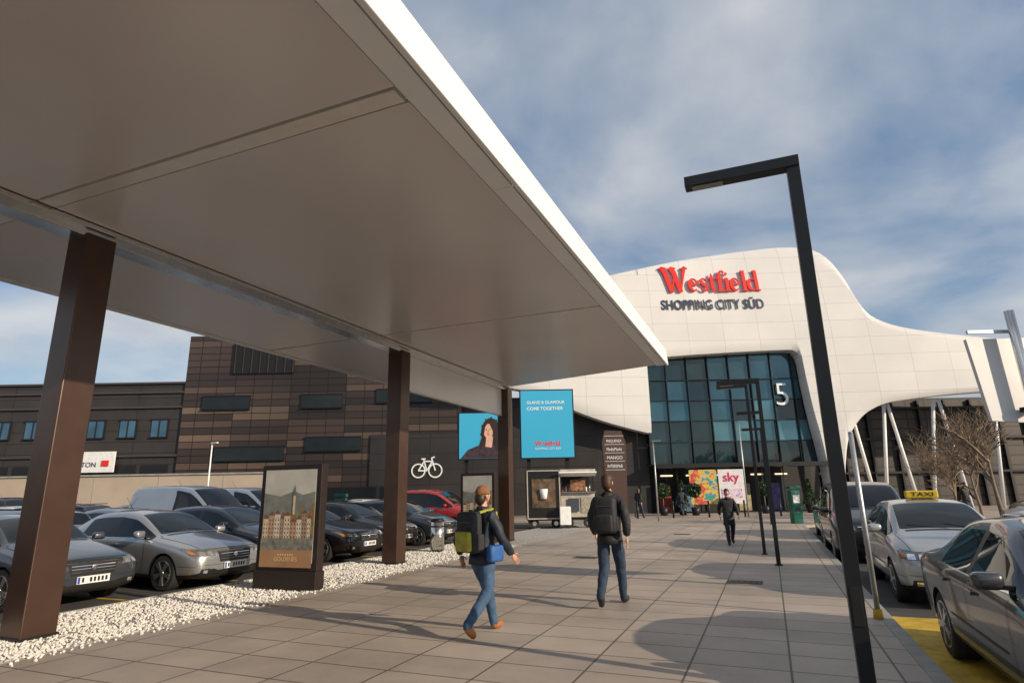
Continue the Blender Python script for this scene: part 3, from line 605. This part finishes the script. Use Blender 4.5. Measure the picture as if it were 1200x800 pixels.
def arc(cx,cz,rx,rz,a0,a1,n=16): return [(cx+rx*math.cos(math.radians(a0+(a1-a0)*i/n)),cz+rz*math.sin(math.radians(a0+(a1-a0)*i/n))) for i in range(n+1)]
def ew(): return [.10+.17*max(0,-math.cos(math.radians(5+305*i/16))) for i in range(17)]
GLY={'e':(.80,[(arc(.38,.5,.28,.43,5,310),ew()),([(.12,.5),(.68,.54)],.10)]),
 's':(.68,[([(.56,.76),(.46,.92),(.28,.95),(.13,.84),(.14,.66),(.32,.53),(.48,.40),(.53,.22),(.42,.06),(.24,.04),(.08,.2)],[.07,.09,.11,.15,.2,.24,.22,.17,.12,.09,.07])]),
 't':(.58,[([(.28,1.32),(.27,1.0),(.27,.25),(.34,.07),(.52,.09)],[.05,.24,.25,.2,.07]),([(.02,.95),(.54,.95)],.10)]),
 'f':(.56,[([(.66,1.36),(.56,1.5),(.40,1.48),(.29,1.3),(.27,1.0),(.27,0)],[.14,.13,.14,.2,.25,.25]),([(.02,.95),(.56,.95)],.10),([(.06,.04),(.5,.04)],.09)]),
 'i':(.46,[([(.06,.9),(.25,.97),(.25,.9),(.25,0)],[.05,.1,.25,.25]),([(.03,.04),(.46,.04)],.09),([(.14,1.30),(.25,1.30),(.36,1.30)],[.02,.26,.02])]),
 'l':(.46,[([(.25,1.52),(.25,0)],.25),([(.08,1.46),(.26,1.5)],.08),([(.03,.04),(.46,.04)],.09)]),
 'd':(.92,[(arc(.38,.47,.28,.41,55,305),[.08+.18*max(0,-math.cos(math.radians(55+250*i/16))) for i in range(17)]),([(.68,1.52),(.68,.06),(.9,.04)],[.25,.25,.08]),([(.5,1.46),(.68,1.5)],.08)])}
b=MB(); ox=2.1
for ch in 'estfield':
    adv,ss=GLY[ch]
    for pts,wd in ss: stroke(b,pts,wd,ox,.05,1.05,1.15,0,.10,RED)
    ox+=adv*1.03
Wg=[([(.12,1.78),(.30,1.4),(.62,.02)],[.36,.33,.30]),([(.62,.02),(.96,1.45)],.12),([(.72,1.78),(.9,1.4),(1.2,.02)],[.36,.33,.30]),([(1.2,.02),(1.50,1.2),(1.62,1.75)],[.12,.14,.24]),([(-.12,1.72),(.08,1.84),(.42,1.76)],[.05,.13,.06]),([(.55,1.72),(.72,1.84),(1.05,1.76)],[.05,.13,.06]),([(1.40,1.70),(1.62,1.86),(1.85,1.72)],[.05,.14,.05])]
for pts,wd in Wg: stroke(b,pts,wd,.1,0,1.13,1.18,0,.10,RED)
b.done('logo_lettering',mall,loc=(11.35,42.79,16.0),rot=(-.17,0,.010))
text('SHOPPING CITY SÜD','name_text',(11.2,42.695,14.62),GREYTXT,mall,width=7.7,height=.98,rot=(math.pi/2-.14,0,.010),extr=.02,off=.018,sp=1.05)
text('5','entrance_number',(19.0,43.2,7.4),SWH,mall,height=1.6,extr=.01,off=-.01)
DW=grid_mat('dark_cladding',(.022,.02,.02),(.03,.026,.025),(.01,.01,.01),3.,1.1,.03,rough=.5,plane='XZ',bump=.3,dirt=.2)
b=MB(); b.box((-1,46.5,4.2),(21.4,5,8.4),DW); b.box((-7.0,43.42,2.9),(6.6,.12,5.8),DW); b.done('service_wall',mall)
b=MB(); b.box((16,52.6,6),(13.5,13.6,12),DW); b.box((5,56,4),(20,14,8),DW); b.done('rear_volume',mall)
BG=grid_mat('brown_grid',(.03,.023,.02),(.05,.036,.03),(.008,.007,.006),1.5,.75,.09,rough=.5,plane='XZ',bump=.5,dirt=.25)
b=MB(); b.box((37,52,4.2),(30,8,8.4),BG)
for k in range(14): b.box((24+k*2.1,47.9,4.1),(.14,.3,8.2),DARKM)
for z in (2.6,5.2,7.6): b.box((37,47.86,z),(29,.3,.16),DARKM)
b.done('side_wing',mall)
b=MB()
for (x0,x1) in ((25.3,24.4),(25.9,27.0),(28.2,27.2),(29.2,30.6),(31.8,31.0),(34,35)): b.cyl((x0,43.2,0),(x1,43.4,7.6),.12,.12,WHITE)
b.done('raking_columns',mall)
b=MB()
def ringy(cx,cz,r,t,y,m):
    for k in range(24):
        a=k*math.tau/24; b.box((cx+math.cos(a)*r,y,cz+math.sin(a)*r),(t,.03,r*math.tau/24*1.1),m,ry=-a)
def bar(p,q,t,y,m):
    L=math.hypot(q[0]-p[0],q[1]-p[1]); b.box(((p[0]+q[0])/2,y,(p[1]+q[1])/2),(L,.03,t),m,ry=-math.atan2(q[1]-p[1],q[0]-p[0]))
bx,bz,by=-6.2,3.2,43.3
ringy(bx-.6,bz,.46,.09,by,SWH); ringy(bx+.6,bz,.46,.09,by,SWH)
for p,q in (((-.6,0),(-.2,.65)),((-.2,.65),(.38,.65)),((.38,.65),(0,0)),((0,0),(-.6,0)),((-.2,.65),(0,0)),((.6,0),(.32,.88)),((.32,.88),(.55,.95)),((-.25,.8),(-.2,.65)),((-.4,.82),(-.1,.82))): bar((bx+p[0],bz+p[1]),(bx+q[0],bz+q[1]),.09,by-.004,SWH)
b.done('bicycle_icon',mall)

# office building left
off=empty('office_building',(0,0,0),YAW)
def stripes(name):
    m=bpy.data.materials.new(name); m.use_nodes=True; nt,bs=nodes(m); L=nt.links
    tc=nt.nodes.new('ShaderNodeTexCoord'); se=nt.nodes.new('ShaderNodeSeparateXYZ'); L.new(tc.outputs['Object'],se.inputs[0])
    mu=nt.nodes.new('ShaderNodeMath'); mu.operation='MULTIPLY'; mu.inputs[1].default_value=1/.5; L.new(se.outputs[2],mu.inputs[0])
    fl=nt.nodes.new('ShaderNodeMath'); fl.operation='FLOOR'; L.new(mu.outputs[0],fl.inputs[0])
    xx=nt.nodes.new('ShaderNodeMath'); xx.operation='MULTIPLY'; xx.inputs[1].default_value=1/4.1; L.new(se.outputs[0],xx.inputs[0])
    fx=nt.nodes.new('ShaderNodeMath'); fx.operation='FLOOR'; L.new(xx.outputs[0],fx.inputs[0])
    co=nt.nodes.new('ShaderNodeCombineXYZ'); L.new(fl.outputs[0],co.inputs[0]); L.new(fx.outputs[0],co.inputs[1])
    wn=nt.nodes.new('ShaderNodeTexWhiteNoise'); wn.noise_dimensions='2D'; L.new(co.outputs[0],wn.inputs['Vector'])
    cr=nt.nodes.new('ShaderNodeValToRGB'); cr.color_ramp.interpolation='CONSTANT'
    cols=[(0,(.022,.016,.014)),(.35,(.034,.024,.02)),(.62,(.05,.034,.027)),(.82,(.085,.06,.045)),(.93,(.03,.02,.018))]
    while len(cr.color_ramp.elements)<5: cr.color_ramp.elements.new(.5)
    for i,(p,c) in enumerate(cols): cr.color_ramp.elements[i].position=p; cr.color_ramp.elements[i].color=(*c,1)
    L.new(wn.outputs['Value'],cr.inputs[0])
    def joint(src,th):
        fr=nt.nodes.new('ShaderNodeMath'); fr.operation='FRACT'; L.new(src.outputs[0],fr.inputs[0])
        gt=nt.nodes.new('ShaderNodeMath'); gt.operation='GREATER_THAN'; gt.inputs[1].default_value=th; L.new(fr.outputs[0],gt.inputs[0]); return gt
    x2=nt.nodes.new('ShaderNodeMath'); x2.operation='MULTIPLY'; x2.inputs[1].default_value=3; L.new(xx.outputs[0],x2.inputs[0])
    g1=joint(mu,.10); g2=joint(x2,.035); mm=nt.nodes.new('ShaderNodeMath'); mm.operation='MULTIPLY'; L.new(g1.outputs[0],mm.inputs[0]); L.new(g2.outputs[0],mm.inputs[1])
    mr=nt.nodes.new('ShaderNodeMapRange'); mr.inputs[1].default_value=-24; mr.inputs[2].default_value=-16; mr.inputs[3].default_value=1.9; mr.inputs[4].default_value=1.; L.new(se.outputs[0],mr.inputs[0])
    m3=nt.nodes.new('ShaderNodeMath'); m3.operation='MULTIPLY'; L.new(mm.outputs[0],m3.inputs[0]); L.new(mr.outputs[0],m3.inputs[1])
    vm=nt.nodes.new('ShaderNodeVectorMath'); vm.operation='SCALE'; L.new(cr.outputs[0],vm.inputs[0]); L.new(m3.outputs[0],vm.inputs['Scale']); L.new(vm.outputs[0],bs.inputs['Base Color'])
    bs.inputs['Roughness'].default_value=.45; return m
ST=stripes('striped_panels')
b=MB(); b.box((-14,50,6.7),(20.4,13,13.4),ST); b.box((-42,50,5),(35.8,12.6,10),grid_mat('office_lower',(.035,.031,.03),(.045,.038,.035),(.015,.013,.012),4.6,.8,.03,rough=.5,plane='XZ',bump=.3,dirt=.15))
b.done('walls',off)
WINB=mat('office_window',(.05,.13,.2),.08,.3,var=.4,scale=.8,spec=1.)
b=MB()
for i in range(15):
    x=-58+i*2.3
    b.box((x,43.66,6.55),(1.15,.08,1.2),WINB); b.box((x,43.64,5.9),(1.35,.14,.1),DARKM); b.box((x,43.64,7.2),(1.35,.14,.1),DARKM)
    b.box((x+.62,43.63,6.55),(.08,.12,1.3),DARKM); b.box((x,43.62,6.55),(.05,.1,1.2),DARKM)
    b.box((x,43.66,3.4),(1.9,.08,1.1),BLACK)
for z in (4.6,8.1,9.2,9.9): b.box((-42,43.62,z),(35.7,.16,.14),mat('ledge',(.06,.05,.045),.5))
b.box((-18.5,43.42,11.6),(4.6,.1,2.3),DARKM); b.box((-9,43.42,11.2),(5,.1,2.),DARKM)
for (x,z,w) in ((-21,8.3,3.5),(-14,8.3,3.),(-19,4.6,5),(-13,5.2,4),(-8,8.6,4)): b.box((x,43.42,z),(w,.1,.9),CARGLASS); b.box((x,43.38,z+.5),(w+.1,.12,.06),DARKM); b.box((x,43.38,z-.5),(w+.1,.12,.06),DARKM)
for k in range(8): b.box((-20.6+k*.62,43.34,11.6),(.06,.08,2.3),COLM)
b.done('windows',off)
b=MB(); b.box((-30.3,43.3,4.2),(3.6,.12,1.45),SWH); b.done('sign_board',off)
text('BARTON','sign_text',(-31.7,43.22,3.85),GREYTXT,off,width=1.9,extr=.01)
b=MB(); b.box((-29.1,43.2,4.1),(.5,.05,.4),RED); b.done('sign_mark',off)
e=empty('boundary_wall',(0,0,0),YAW)
b=MB(); b.box((-26,38,1.45),(26,.3,3.1),mat('beige_render',(.42,.35,.28),.8,var=.12,scale=.7)); b.box((-26,37.97,3.05),(26.1,.42,.1),KERB); b.box((-10,39,1.3),(6,.4,1.6),DW)
for k in range(7): b.box((-38+k*4,37.84,1.5),(.02,.02,2.9),KERB)
b.done('wall',e)

# screens
e=empty('advertising_screen',(0,0,0),YAW)
b=MB(); b.box((-1.55,33.1,4.65),(3.0,.2,2.6),DARKM); b.box((-2.6,33.3,1.7),(.2,.2,3.4),DARKM); b.box((-.6,33.3,1.7),(.2,.2,3.4),DARKM)
SCB=mat('screen_cyan',(.03,.25,.38),.3,var=.06,scale=.4,emit=(.06,.42,.64),es=.4)
b.box((-1.55,32.985,4.65),(2.86,.02,2.46),SCB); b.done('cabinet',e)
PR=mat('portrait_skin',(.6,.36,.27),.5,var=.2,scale=3,emit=(.6,.36,.27),es=.15)
def disc(b,c,rx,rz,m,n=28,fn=None):
    b.poly([(c[0]+math.cos(k*math.tau/n)*rx*(1+(fn(k) if fn else 0)),c[1],c[2]+math.sin(k*math.tau/n)*rz*(1+(fn(k) if fn else 0))) for k in range(n)],m)
b=MB()
PC=mat('portrait_coat',(.05,.03,.04),.5,var=.7,scale=9)
disc(b,(-1.25,32.968,4.78),.55,.85,HAIR,60,lambda k:.05*math.sin(k*2.3)+.04*math.sin(k*5.1))
b.poly([(-2.9,32.964,3.43),(-2.5,32.964,3.9),(-1.6,32.964,4.25),(-.95,32.964,4.2),(-.4,32.964,3.95),(-.15,32.964,3.43)],PC)
b.poly([(-1.55,32.960,4.05),(-1.2,32.960,4.0),(-1.12,32.960,4.6),(-1.5,32.960,4.6)],PR)
disc(b,(-1.38,32.956,4.9),.27,.39,PR)
b.poly([(-1.0,32.952,5.45),(-1.32,32.952,5.30),(-1.15,32.952,4.9),(-1.12,32.952,4.4),(-.95,32.952,3.9),(-.55,32.952,4.1),(-.7,32.952,5.0)],HAIR)
b.poly([(-1.35,32.9515,5.42),(-1.66,32.9515,5.2),(-1.74,32.9515,4.6),(-1.9,32.9515,4.1),(-1.7,32.9515,4.1),(-1.62,32.9515,4.7),(-1.56,32.9515,5.1)],HAIR)
for x in (-1.49,-1.29): disc(b,(x,32.950,4.95),.04,.016,BLACK,12); disc(b,(x,32.950,5.02),.055,.01,HAIR,12)
b.poly([(-1.40,32.950,4.93),(-1.36,32.950,4.93),(-1.35,32.950,4.80),(-1.42,32.950,4.80)],mat('portrait_shade',(.45,.25,.18),.5))
disc(b,(-1.39,32.950,4.71),.075,.028,mat('lips',(.4,.05,.05),.4)); b.done('portrait',e)
e=empty('advertising_screen',(0,0,0),YAW)
b=MB(); b.box((1.85,33.1,5.25),(3.0,.2,3.8),DARKM); b.box((.8,33.3,1.7),(.2,.2,3.4),DARKM); b.box((2.9,33.3,1.7),(.2,.2,3.4),DARKM); b.box((1.85,32.985,5.25),(2.86,.02,3.66),SCB); b.done('cabinet',e)
text('GLANZ & GLAMOUR','headline',(.75,32.97,6.35),SWH,e,width=2.1,extr=.002,off=.012); text('COME TOGETHER','headline_2',(.75,32.97,6.0),SWH,e,width=2.0,extr=.002,off=.012)
text('Westfield','logo',(1.15,32.97,4.05),RED,e,width=1.4,extr=.002,off=.03); text('SHOPPING CITY SÜD','logo_sub',(1.15,32.97,3.85),SWH,e,width=1.4,extr=.002)
e=empty('totem_sign',(0,0,0),YAW)
b=MB(); TB=mat('totem_brown',(.09,.055,.045),.4,.2)
b.prismy([(5.7,0),(6.9,0),(7.05,4.5),(6.8,5.25),(5.75,5.3),(5.55,4.6)],38,38.35,TB)
for z in (4.95,4.42,3.9,3.38,2.86): b.box((6.3,37.99,z),(1.2,.02,.02),SWH)
b.done('body',e)
for k,t in enumerate(('FREQUENZA','MediaMarkt','MANGO','INTERSPAR')): text(t,'label_%d'%k,(5.8,37.98,4.55-k*.52),SWH,e,width=.95,height=.2,extr=.003)

def adboard(u,w,rz,wd,h,name):
    e=empty(name,(u,w,0),rz); b=MB(); FR=mat('board_frame',(.035,.025,.022),.4,.4)
    b.box((0,0,.16),(wd+.02,.26,.32),FR,bev=.01); b.box((0,0,(h+.32)/2),(wd,.2,h-.32),FR,bev=.012); b.done('frame',e)
    b=MB(); pw=wd-.2; R_=random.Random(5); x0=-pw/2
    b.box((0,-.1035,(h+.36)/2),(pw+.03,.005,h-.52),BLACK)
    b.box((0,-.110,(h+.36)/2),(pw,.006,h-.55),mat(name+'_sky',(.50,.50,.46),.35,var=.25,scale=1.6))
    b.poly([(x0,-.1145,1.2),(pw/2,-.1145,1.2),(pw/2,-.1145,1.72),(.3,-.1145,1.66),(.1,-.1145,1.73),(-.2,-.1145,1.64),(x0,-.1145,1.70)],mat('poster_hill',(.20,.21,.19),.4,var=.3,scale=6))
    pts=[(x0,.80),(pw/2,.80),(pw/2,1.52)]+[(pw/2-pw*k/18,1.40+.10*math.sin(k*1.9)-.2*(k/18)) for k in range(1,18)]+[(x0,1.28)]
    b.poly([(x,-.1155,z) for x,z in pts],poster_mat(name+'_trees',[(.05,.08,.03),(.16,.15,.05),(.32,.17,.06),(.10,.10,.04)],9))
    # a row of town houses stepping down to the water, with black windows
    xx=x0+.02; k=0
    while xx<pw/2-.08:
        ww=R_.uniform(.08,.14); hh=R_.uniform(.22,.42)*(1.0+.5*(xx-x0)/pw); y=-.1165-.0003*k; zb=.86; cx=xx+ww/2
        b.box((cx,y,zb+hh/2),(ww,.001,hh),mat('poster_house_%d'%(k%4),((.6,.50,.38),(.45,.28,.18),(.62,.56,.46),(.36,.24,.18))[k%4],.4,var=.3,scale=30))
        b.poly([(cx-ww*.56,y-.0008,zb+hh),(cx+ww*.56,y-.0008,zb+hh),(cx,y-.0008,zb+hh+.08)],mat('poster_roof',(.20,.085,.05),.4))
        z=zb+.05
        while z<zb+hh-.03:
            for t in (-.25,.25): b.box((cx+t*ww,y-.0014,z),(ww*.16,.0005,.03),BLACK)
            z+=.075
        xx+=ww+.006; k+=1
    b.box((.12,-.1225,1.48),(.05,.001,.34),mat('poster_house_0',(1,1,1))); b.poly([(.085,-.1225,1.65),(.155,-.1225,1.65),(.12,-.1225,1.86)],mat('poster_slate',(.15,.17,.17),.4))
    b.box((0,-.1235,.78),(pw,.001,.22),mat('poster_water',(.20,.20,.17),.25,var=.5,scale=9)); b.box((0,-.1250,.53),(pw,.001,.30),mat('poster_sand',(.38,.21,.11),.4,var=.15,scale=3))
    for k in range(7): b.cyl((-.16+.053*k,-.1275,.60),(-.16+.053*k,-.1268,.60),.018,.018,mat('poster_gold',(.75,.5,.25),.4),n=8)
    b.done('poster',e); text('GOLDENES','poster_text',(-pw*.22,-.128,.49),mat('poster_gold',(.7,.4,.15),.4),e,width=pw*.44,extr=.001); return e
adboard(-8.35,9.2,YAW*.15,1.36,2.22,'advertising_board')
adboard(-9.3,19.2,0,1.3,2.3,'advertising_board')
b=MB(); b.cyl((0,0,0.05),(0,0,.85),.2,.2,STEEL,n=28); b.cyl((0,0,.85),(0,0,.92),.21,.16,DARKM,n=28); b.cyl((0,0,0),(0,0,.05),.17,.17,DARKM); b.cyl((0,0,.68),(0,0,.72),.205,.205,DARKM,n=28); b.done('litter_bin',loc=(-9.2,16.2,0))
e=empty('food_kiosk',(0,0,0),YAW); b=MB(); KW=mat('kiosk_cream',(.42,.39,.33),.5,var=.25,scale=3)
b.box((1.35,29.6,1.5),(1.6,1.8,2.3),DARKM,bev=.02); b.box((1.35,28.68,1.55),(1.1,.02,1.3),mat('kiosk_photo',(.12,.08,.05),.4,var=.7,scale=4)); b.cyl((1.35,28.66,1.3),(1.35,28.66,1.75),.14,.2,SWH,n=12)
for x in (.6,2.1): b.box((x,28.7,1.5),(.05,.05,2.2),KW)
for z in (.42,2.58): b.box((1.35,28.7,z),(1.5,.05,.05),KW)
b.box((2.95,29.8,1.0),(1.6,1.7,1.1),KW,bev=.02); b.box((2.95,29.8,2.55),(1.75,1.9,.16),KW,bev=.02); b.box((2.95,28.7,2.4),(1.75,.6,.05),SWH,rx=-.25)
for x in (2.2,3.7):
    for y in (29.0,30.6): b.box((x,y,2.0),(.06,.06,1.0),DARKM)
b.box((2.95,30.5,2.0),(1.5,.05,.95),DARKM); b.box((2.95,28.9,1.58),(1.7,.3,.05),STEEL)
for k in range(9): b.cyl((2.3+k*.16,29.4,1.6),(2.3+k*.16,29.4,1.6+.12+.1*(k%3)),.04,.035,(RED,SWH,STEEL)[k%3],n=8)
for x in (.9,1.9,2.5,3.4): b.cyl((x,28.85,.2),(x,29.05,.2),.22,.22,RUB,n=20); b.cyl((x,28.84,.2),(x,28.86,.2),.1,.1,STEEL,n=16)
b.box((2.2,29.7,.36),(3.2,1.4,.08),DARKM); b.box((2.1,29.5,2.78),(3.4,.06,.06),DARKM)
b.box((2.3,28.5,.55),(.5,.4,.8),SWH,bev=.02); b.box((2.75,28.88,1.0),(.5,.02,.6),GREYTXT); b.box((3.35,28.92,1.0),(.5,.02,.7),mat('menu',(.3,.28,.22),.5,var=.5,scale=15))
b.box((3.0,29.3,1.9),(.7,.3,.5),mat('kiosk_items',(.25,.12,.06),.5,var=.8,scale=10)); b.done('cart',e)
for k in range(9):
    b=MB(); b.cyl((0,0,0),(0,0,.9),.055,.055,DARKM,n=16); b.sph((0,0,.9),.055,DARKM,n=6); u,w=cw(3+k*2.1,36.5); b.done('bollard',loc=(u,w,0))
for (x,y,h) in ((-17,34,4.6),(13.5,36,5.5),(7.6,33,4.2)):
    b=MB(); b.cyl((0,0,0),(0,0,h),.05,.035,SWH if x<0 else GALV); b.box((.18,0,h),(.45,.12,.06),SWH if x<0 else GALV); u,w=cw(x,y); b.done('lamp_post',loc=(u,w,0))
for (x,y) in ((13.1,29),(-7.6,27),(-24.5,32)):
    u,w=cw(x,y); b=MB(); G=mat('machine_green',(.01,.11,.075),.4); b.box((0,0,.75),(.45,.4,1.5),G,bev=.03); b.box((0,-.21,1.1),(.3,.02,.35),SWH); b.box((0,0,1.62),(.5,.45,.14),G,bev=.02); b.box((0,-.21,.6),(.2,.02,.12),BLACK); b.done('ticket_machine',loc=(u,w,0),rot=(0,0,YAW))

# ---------------------------------------------------------------- trees
BARK=mat('bark',(.22,.16,.11),.85,var=.3,scale=12)
def tree(u,w,h,seed):
    R_=random.Random(seed); b=MB()
    def br(p,d,l,r,lev):
        n=3 if lev<3 else 2; q=p
        for i in range(n):
            d2=(d+Vector((R_.uniform(-.16,.16),R_.uniform(-.16,.16),R_.uniform(-.03,.12)))).normalized(); q2=q+d2*l/n
            b.cyl(q,q2,max(.006,r*(1-.2*i)),max(.004,r*(1-.2*(i+1))),BARK,n=7 if lev<2 else 4,cap=False); q,d=q2,d2
            if lev<4 and (lev>0 or i>0):
                for _ in range(2):
                    ax=Vector((R_.uniform(-1,1),R_.uniform(-1,1),R_.uniform(-.2,.5))); nd=(d*.8+ax.normalized()*.75).normalized(); br(q,nd,l*R_.uniform(.5,.75),r*.6,lev+1)
    br(Vector((0,0,0)),Vector((0,0,1)),h*.42,h*.017,0); b.done('bare_tree',loc=(u,w,-.1))
for i,(x,y,h) in enumerate(((19.6,25,6.2),(22.5,30,5.2),(27,38,5.6),(23.4,33,4.8))):
    u,w=cw(x,y); tree(u,w,h,i+3)
LEAF=[mat('leaf_a',(.03,.07,.02),.6),mat('leaf_b',(.05,.10,.03),.6),mat('leaf_c',(.015,.04,.012),.6)]
def shrub(x,y,kind):
    b=MB(); R_=random.Random(int(x*10))
    b.cyl((0,0,.4),(0,0,1.3),.03,.025,BARK,n=6); b.cyl((0,0,0),(0,0,.5),.22,.28,DARKM,n=16)
    for k in range(700):
        if kind: v=Vector((R_.gauss(0,1),R_.gauss(0,1),R_.gauss(0,1))).normalized()*(.36+R_.random()*.1)*(1 if R_.random()<.8 else .7); c=v+Vector((0,0,1.55))
        else: t=R_.random(); a=R_.random()*6.28; rr=.38*(1-t)+.04; c=Vector((math.cos(a)*rr,math.sin(a)*rr,.55+1.6*t))
        s_=.05; n_=Vector((R_.gauss(0,1),R_.gauss(0,1),R_.gauss(0,1))).normalized(); t1=n_.orthogonal().normalized()*s_; t2=n_.cross(t1)
        b.poly([c-t1-t2,c+t1-t2,c+t1+t2,c-t1+t2],R_.choice(LEAF))
    u,w=cw(x,y); b.done('potted_shrub',loc=(u,w,0))
for a in ((9.6,40,1),(10.9,40.3,0),(11.5,39.5,1),(19.3,40.5,0),(16.4,40.6,1)): shrub(*a)

# ---------------------------------------------------------------- far background
b=MB(); TL=mat('treeline',(.035,.04,.025),.9,var=.5,scale=.15)
for k in range(260):
    a=k*math.tau/260; r=260+random.uniform(-30,30); h=random.uniform(6,13); b.sph((math.cos(a)*r,math.sin(a)*r,h*.3),1,TL,sc=(8,8,h),n=5)
b.done('distant_trees')

# ---------------------------------------------------------------- camera
cd=bpy.data.cameras.new('cam'); cam=bpy.data.objects.new('camera',cd); sc.collection.objects.link(cam)
cam.matrix_world=Matrix.Translation((0,0,1.65))@Matrix.Rotation(YAW,4,'Z')@Matrix.Rotation(math.radians(104.1),4,'X')@Matrix.Rotation(math.radians(-1),4,'Z')
cd.sensor_width=36; cd.lens=21; cd.clip_end=2000; cd.clip_start=.05; sc.camera=cam
EL=math.radians(20); ld=Vector((-.97,.18,-math.tan(EL)*.983)).normalized()
sl=bpy.data.lights.new('sun','SUN'); sl.energy=5.; sl.angle=math.radians(.5); sl.color=(1,.83,.63); so=bpy.data.objects.new('sun',sl); sc.collection.objects.link(so)
so.rotation_euler=ld.to_track_quat('-Z','Y').to_euler()
wd=bpy.data.worlds.new('World'); sc.world=wd; wd.use_nodes=True; nt=wd.node_tree; L=nt.links; bg=nt.nodes['Background']; bg.inputs[1].default_value=.11
sk=nt.nodes.new('ShaderNodeTexSky'); sk.sky_type='NISHITA'; sk.sun_disc=False; sk.sun_elevation=EL; sk.sun_rotation=math.atan2(-ld.x,-ld.y)
tc=nt.nodes.new('ShaderNodeTexCoord'); se=nt.nodes.new('ShaderNodeSeparateXYZ'); L.new(tc.outputs['Generated'],se.inputs[0])
mz=nt.nodes.new('ShaderNodeMath'); mz.operation='MAXIMUM'; mz.inputs[1].default_value=.0; L.new(se.outputs[2],mz.inputs[0])
az=nt.nodes.new('ShaderNodeMath'); az.operation='ADD'; az.inputs[1].default_value=.22; L.new(mz.outputs[0],az.inputs[0])
dx=nt.nodes.new('ShaderNodeMath'); dx.operation='DIVIDE'; L.new(se.outputs[0],dx.inputs[0]); L.new(az.outputs[0],dx.inputs[1])
dy=nt.nodes.new('ShaderNodeMath'); dy.operation='DIVIDE'; L.new(se.outputs[1],dy.inputs[0]); L.new(az.outputs[0],dy.inputs[1])
co=nt.nodes.new('ShaderNodeCombineXYZ'); L.new(dx.outputs[0],co.inputs[0]); L.new(dy.outputs[0],co.inputs[1])
n1=nt.nodes.new('ShaderNodeTexNoise'); n1.inputs['Scale'].default_value=1.5; n1.inputs['Detail'].default_value=9; n1.inputs['Roughness'].default_value=.5; n1.inputs['Distortion'].default_value=.3; L.new(co.outputs[0],n1.inputs['Vector'])
cr=nt.nodes.new('ShaderNodeValToRGB'); cr.color_ramp.elements[0].position=.38; cr.color_ramp.elements[1].position=.68; L.new(n1.outputs['Fac'],cr.inputs[0])
n2=nt.nodes.new('ShaderNodeTexNoise'); n2.inputs['Scale'].default_value=2.2; n2.inputs['Detail'].default_value=6; n2.inputs['Roughness'].default_value=.45; L.new(co.outputs[0],n2.inputs['Vector'])
cc=nt.nodes.new('ShaderNodeValToRGB'); cc.color_ramp.elements[0].position=.33; cc.color_ramp.elements[0].color=(4.6,4.9,5.4,1); cc.color_ramp.elements[1].position=.64; cc.color_ramp.elements[1].color=(7.0,6.9,6.8,1); L.new(n2.outputs['Fac'],cc.inputs[0])
hz_=nt.nodes.new('ShaderNodeMix'); hz_.data_type='RGBA'; hz_.inputs[0].default_value=.45; L.new(sk.outputs[0],hz_.inputs[6]); hz_.inputs[7].default_value=(2.3,3.5,5.3,1)
mx=nt.nodes.new('ShaderNodeMix'); mx.data_type='RGBA'; L.new(cr.outputs[0],mx.inputs[0]); L.new(hz_.outputs[2],mx.inputs[6]); L.new(cc.outputs[0],mx.inputs[7]); L.new(mx.outputs[2],bg.inputs[0])
sc.view_settings.view_transform='Standard'; sc.view_settings.look='None'; sc.view_settings.exposure=0
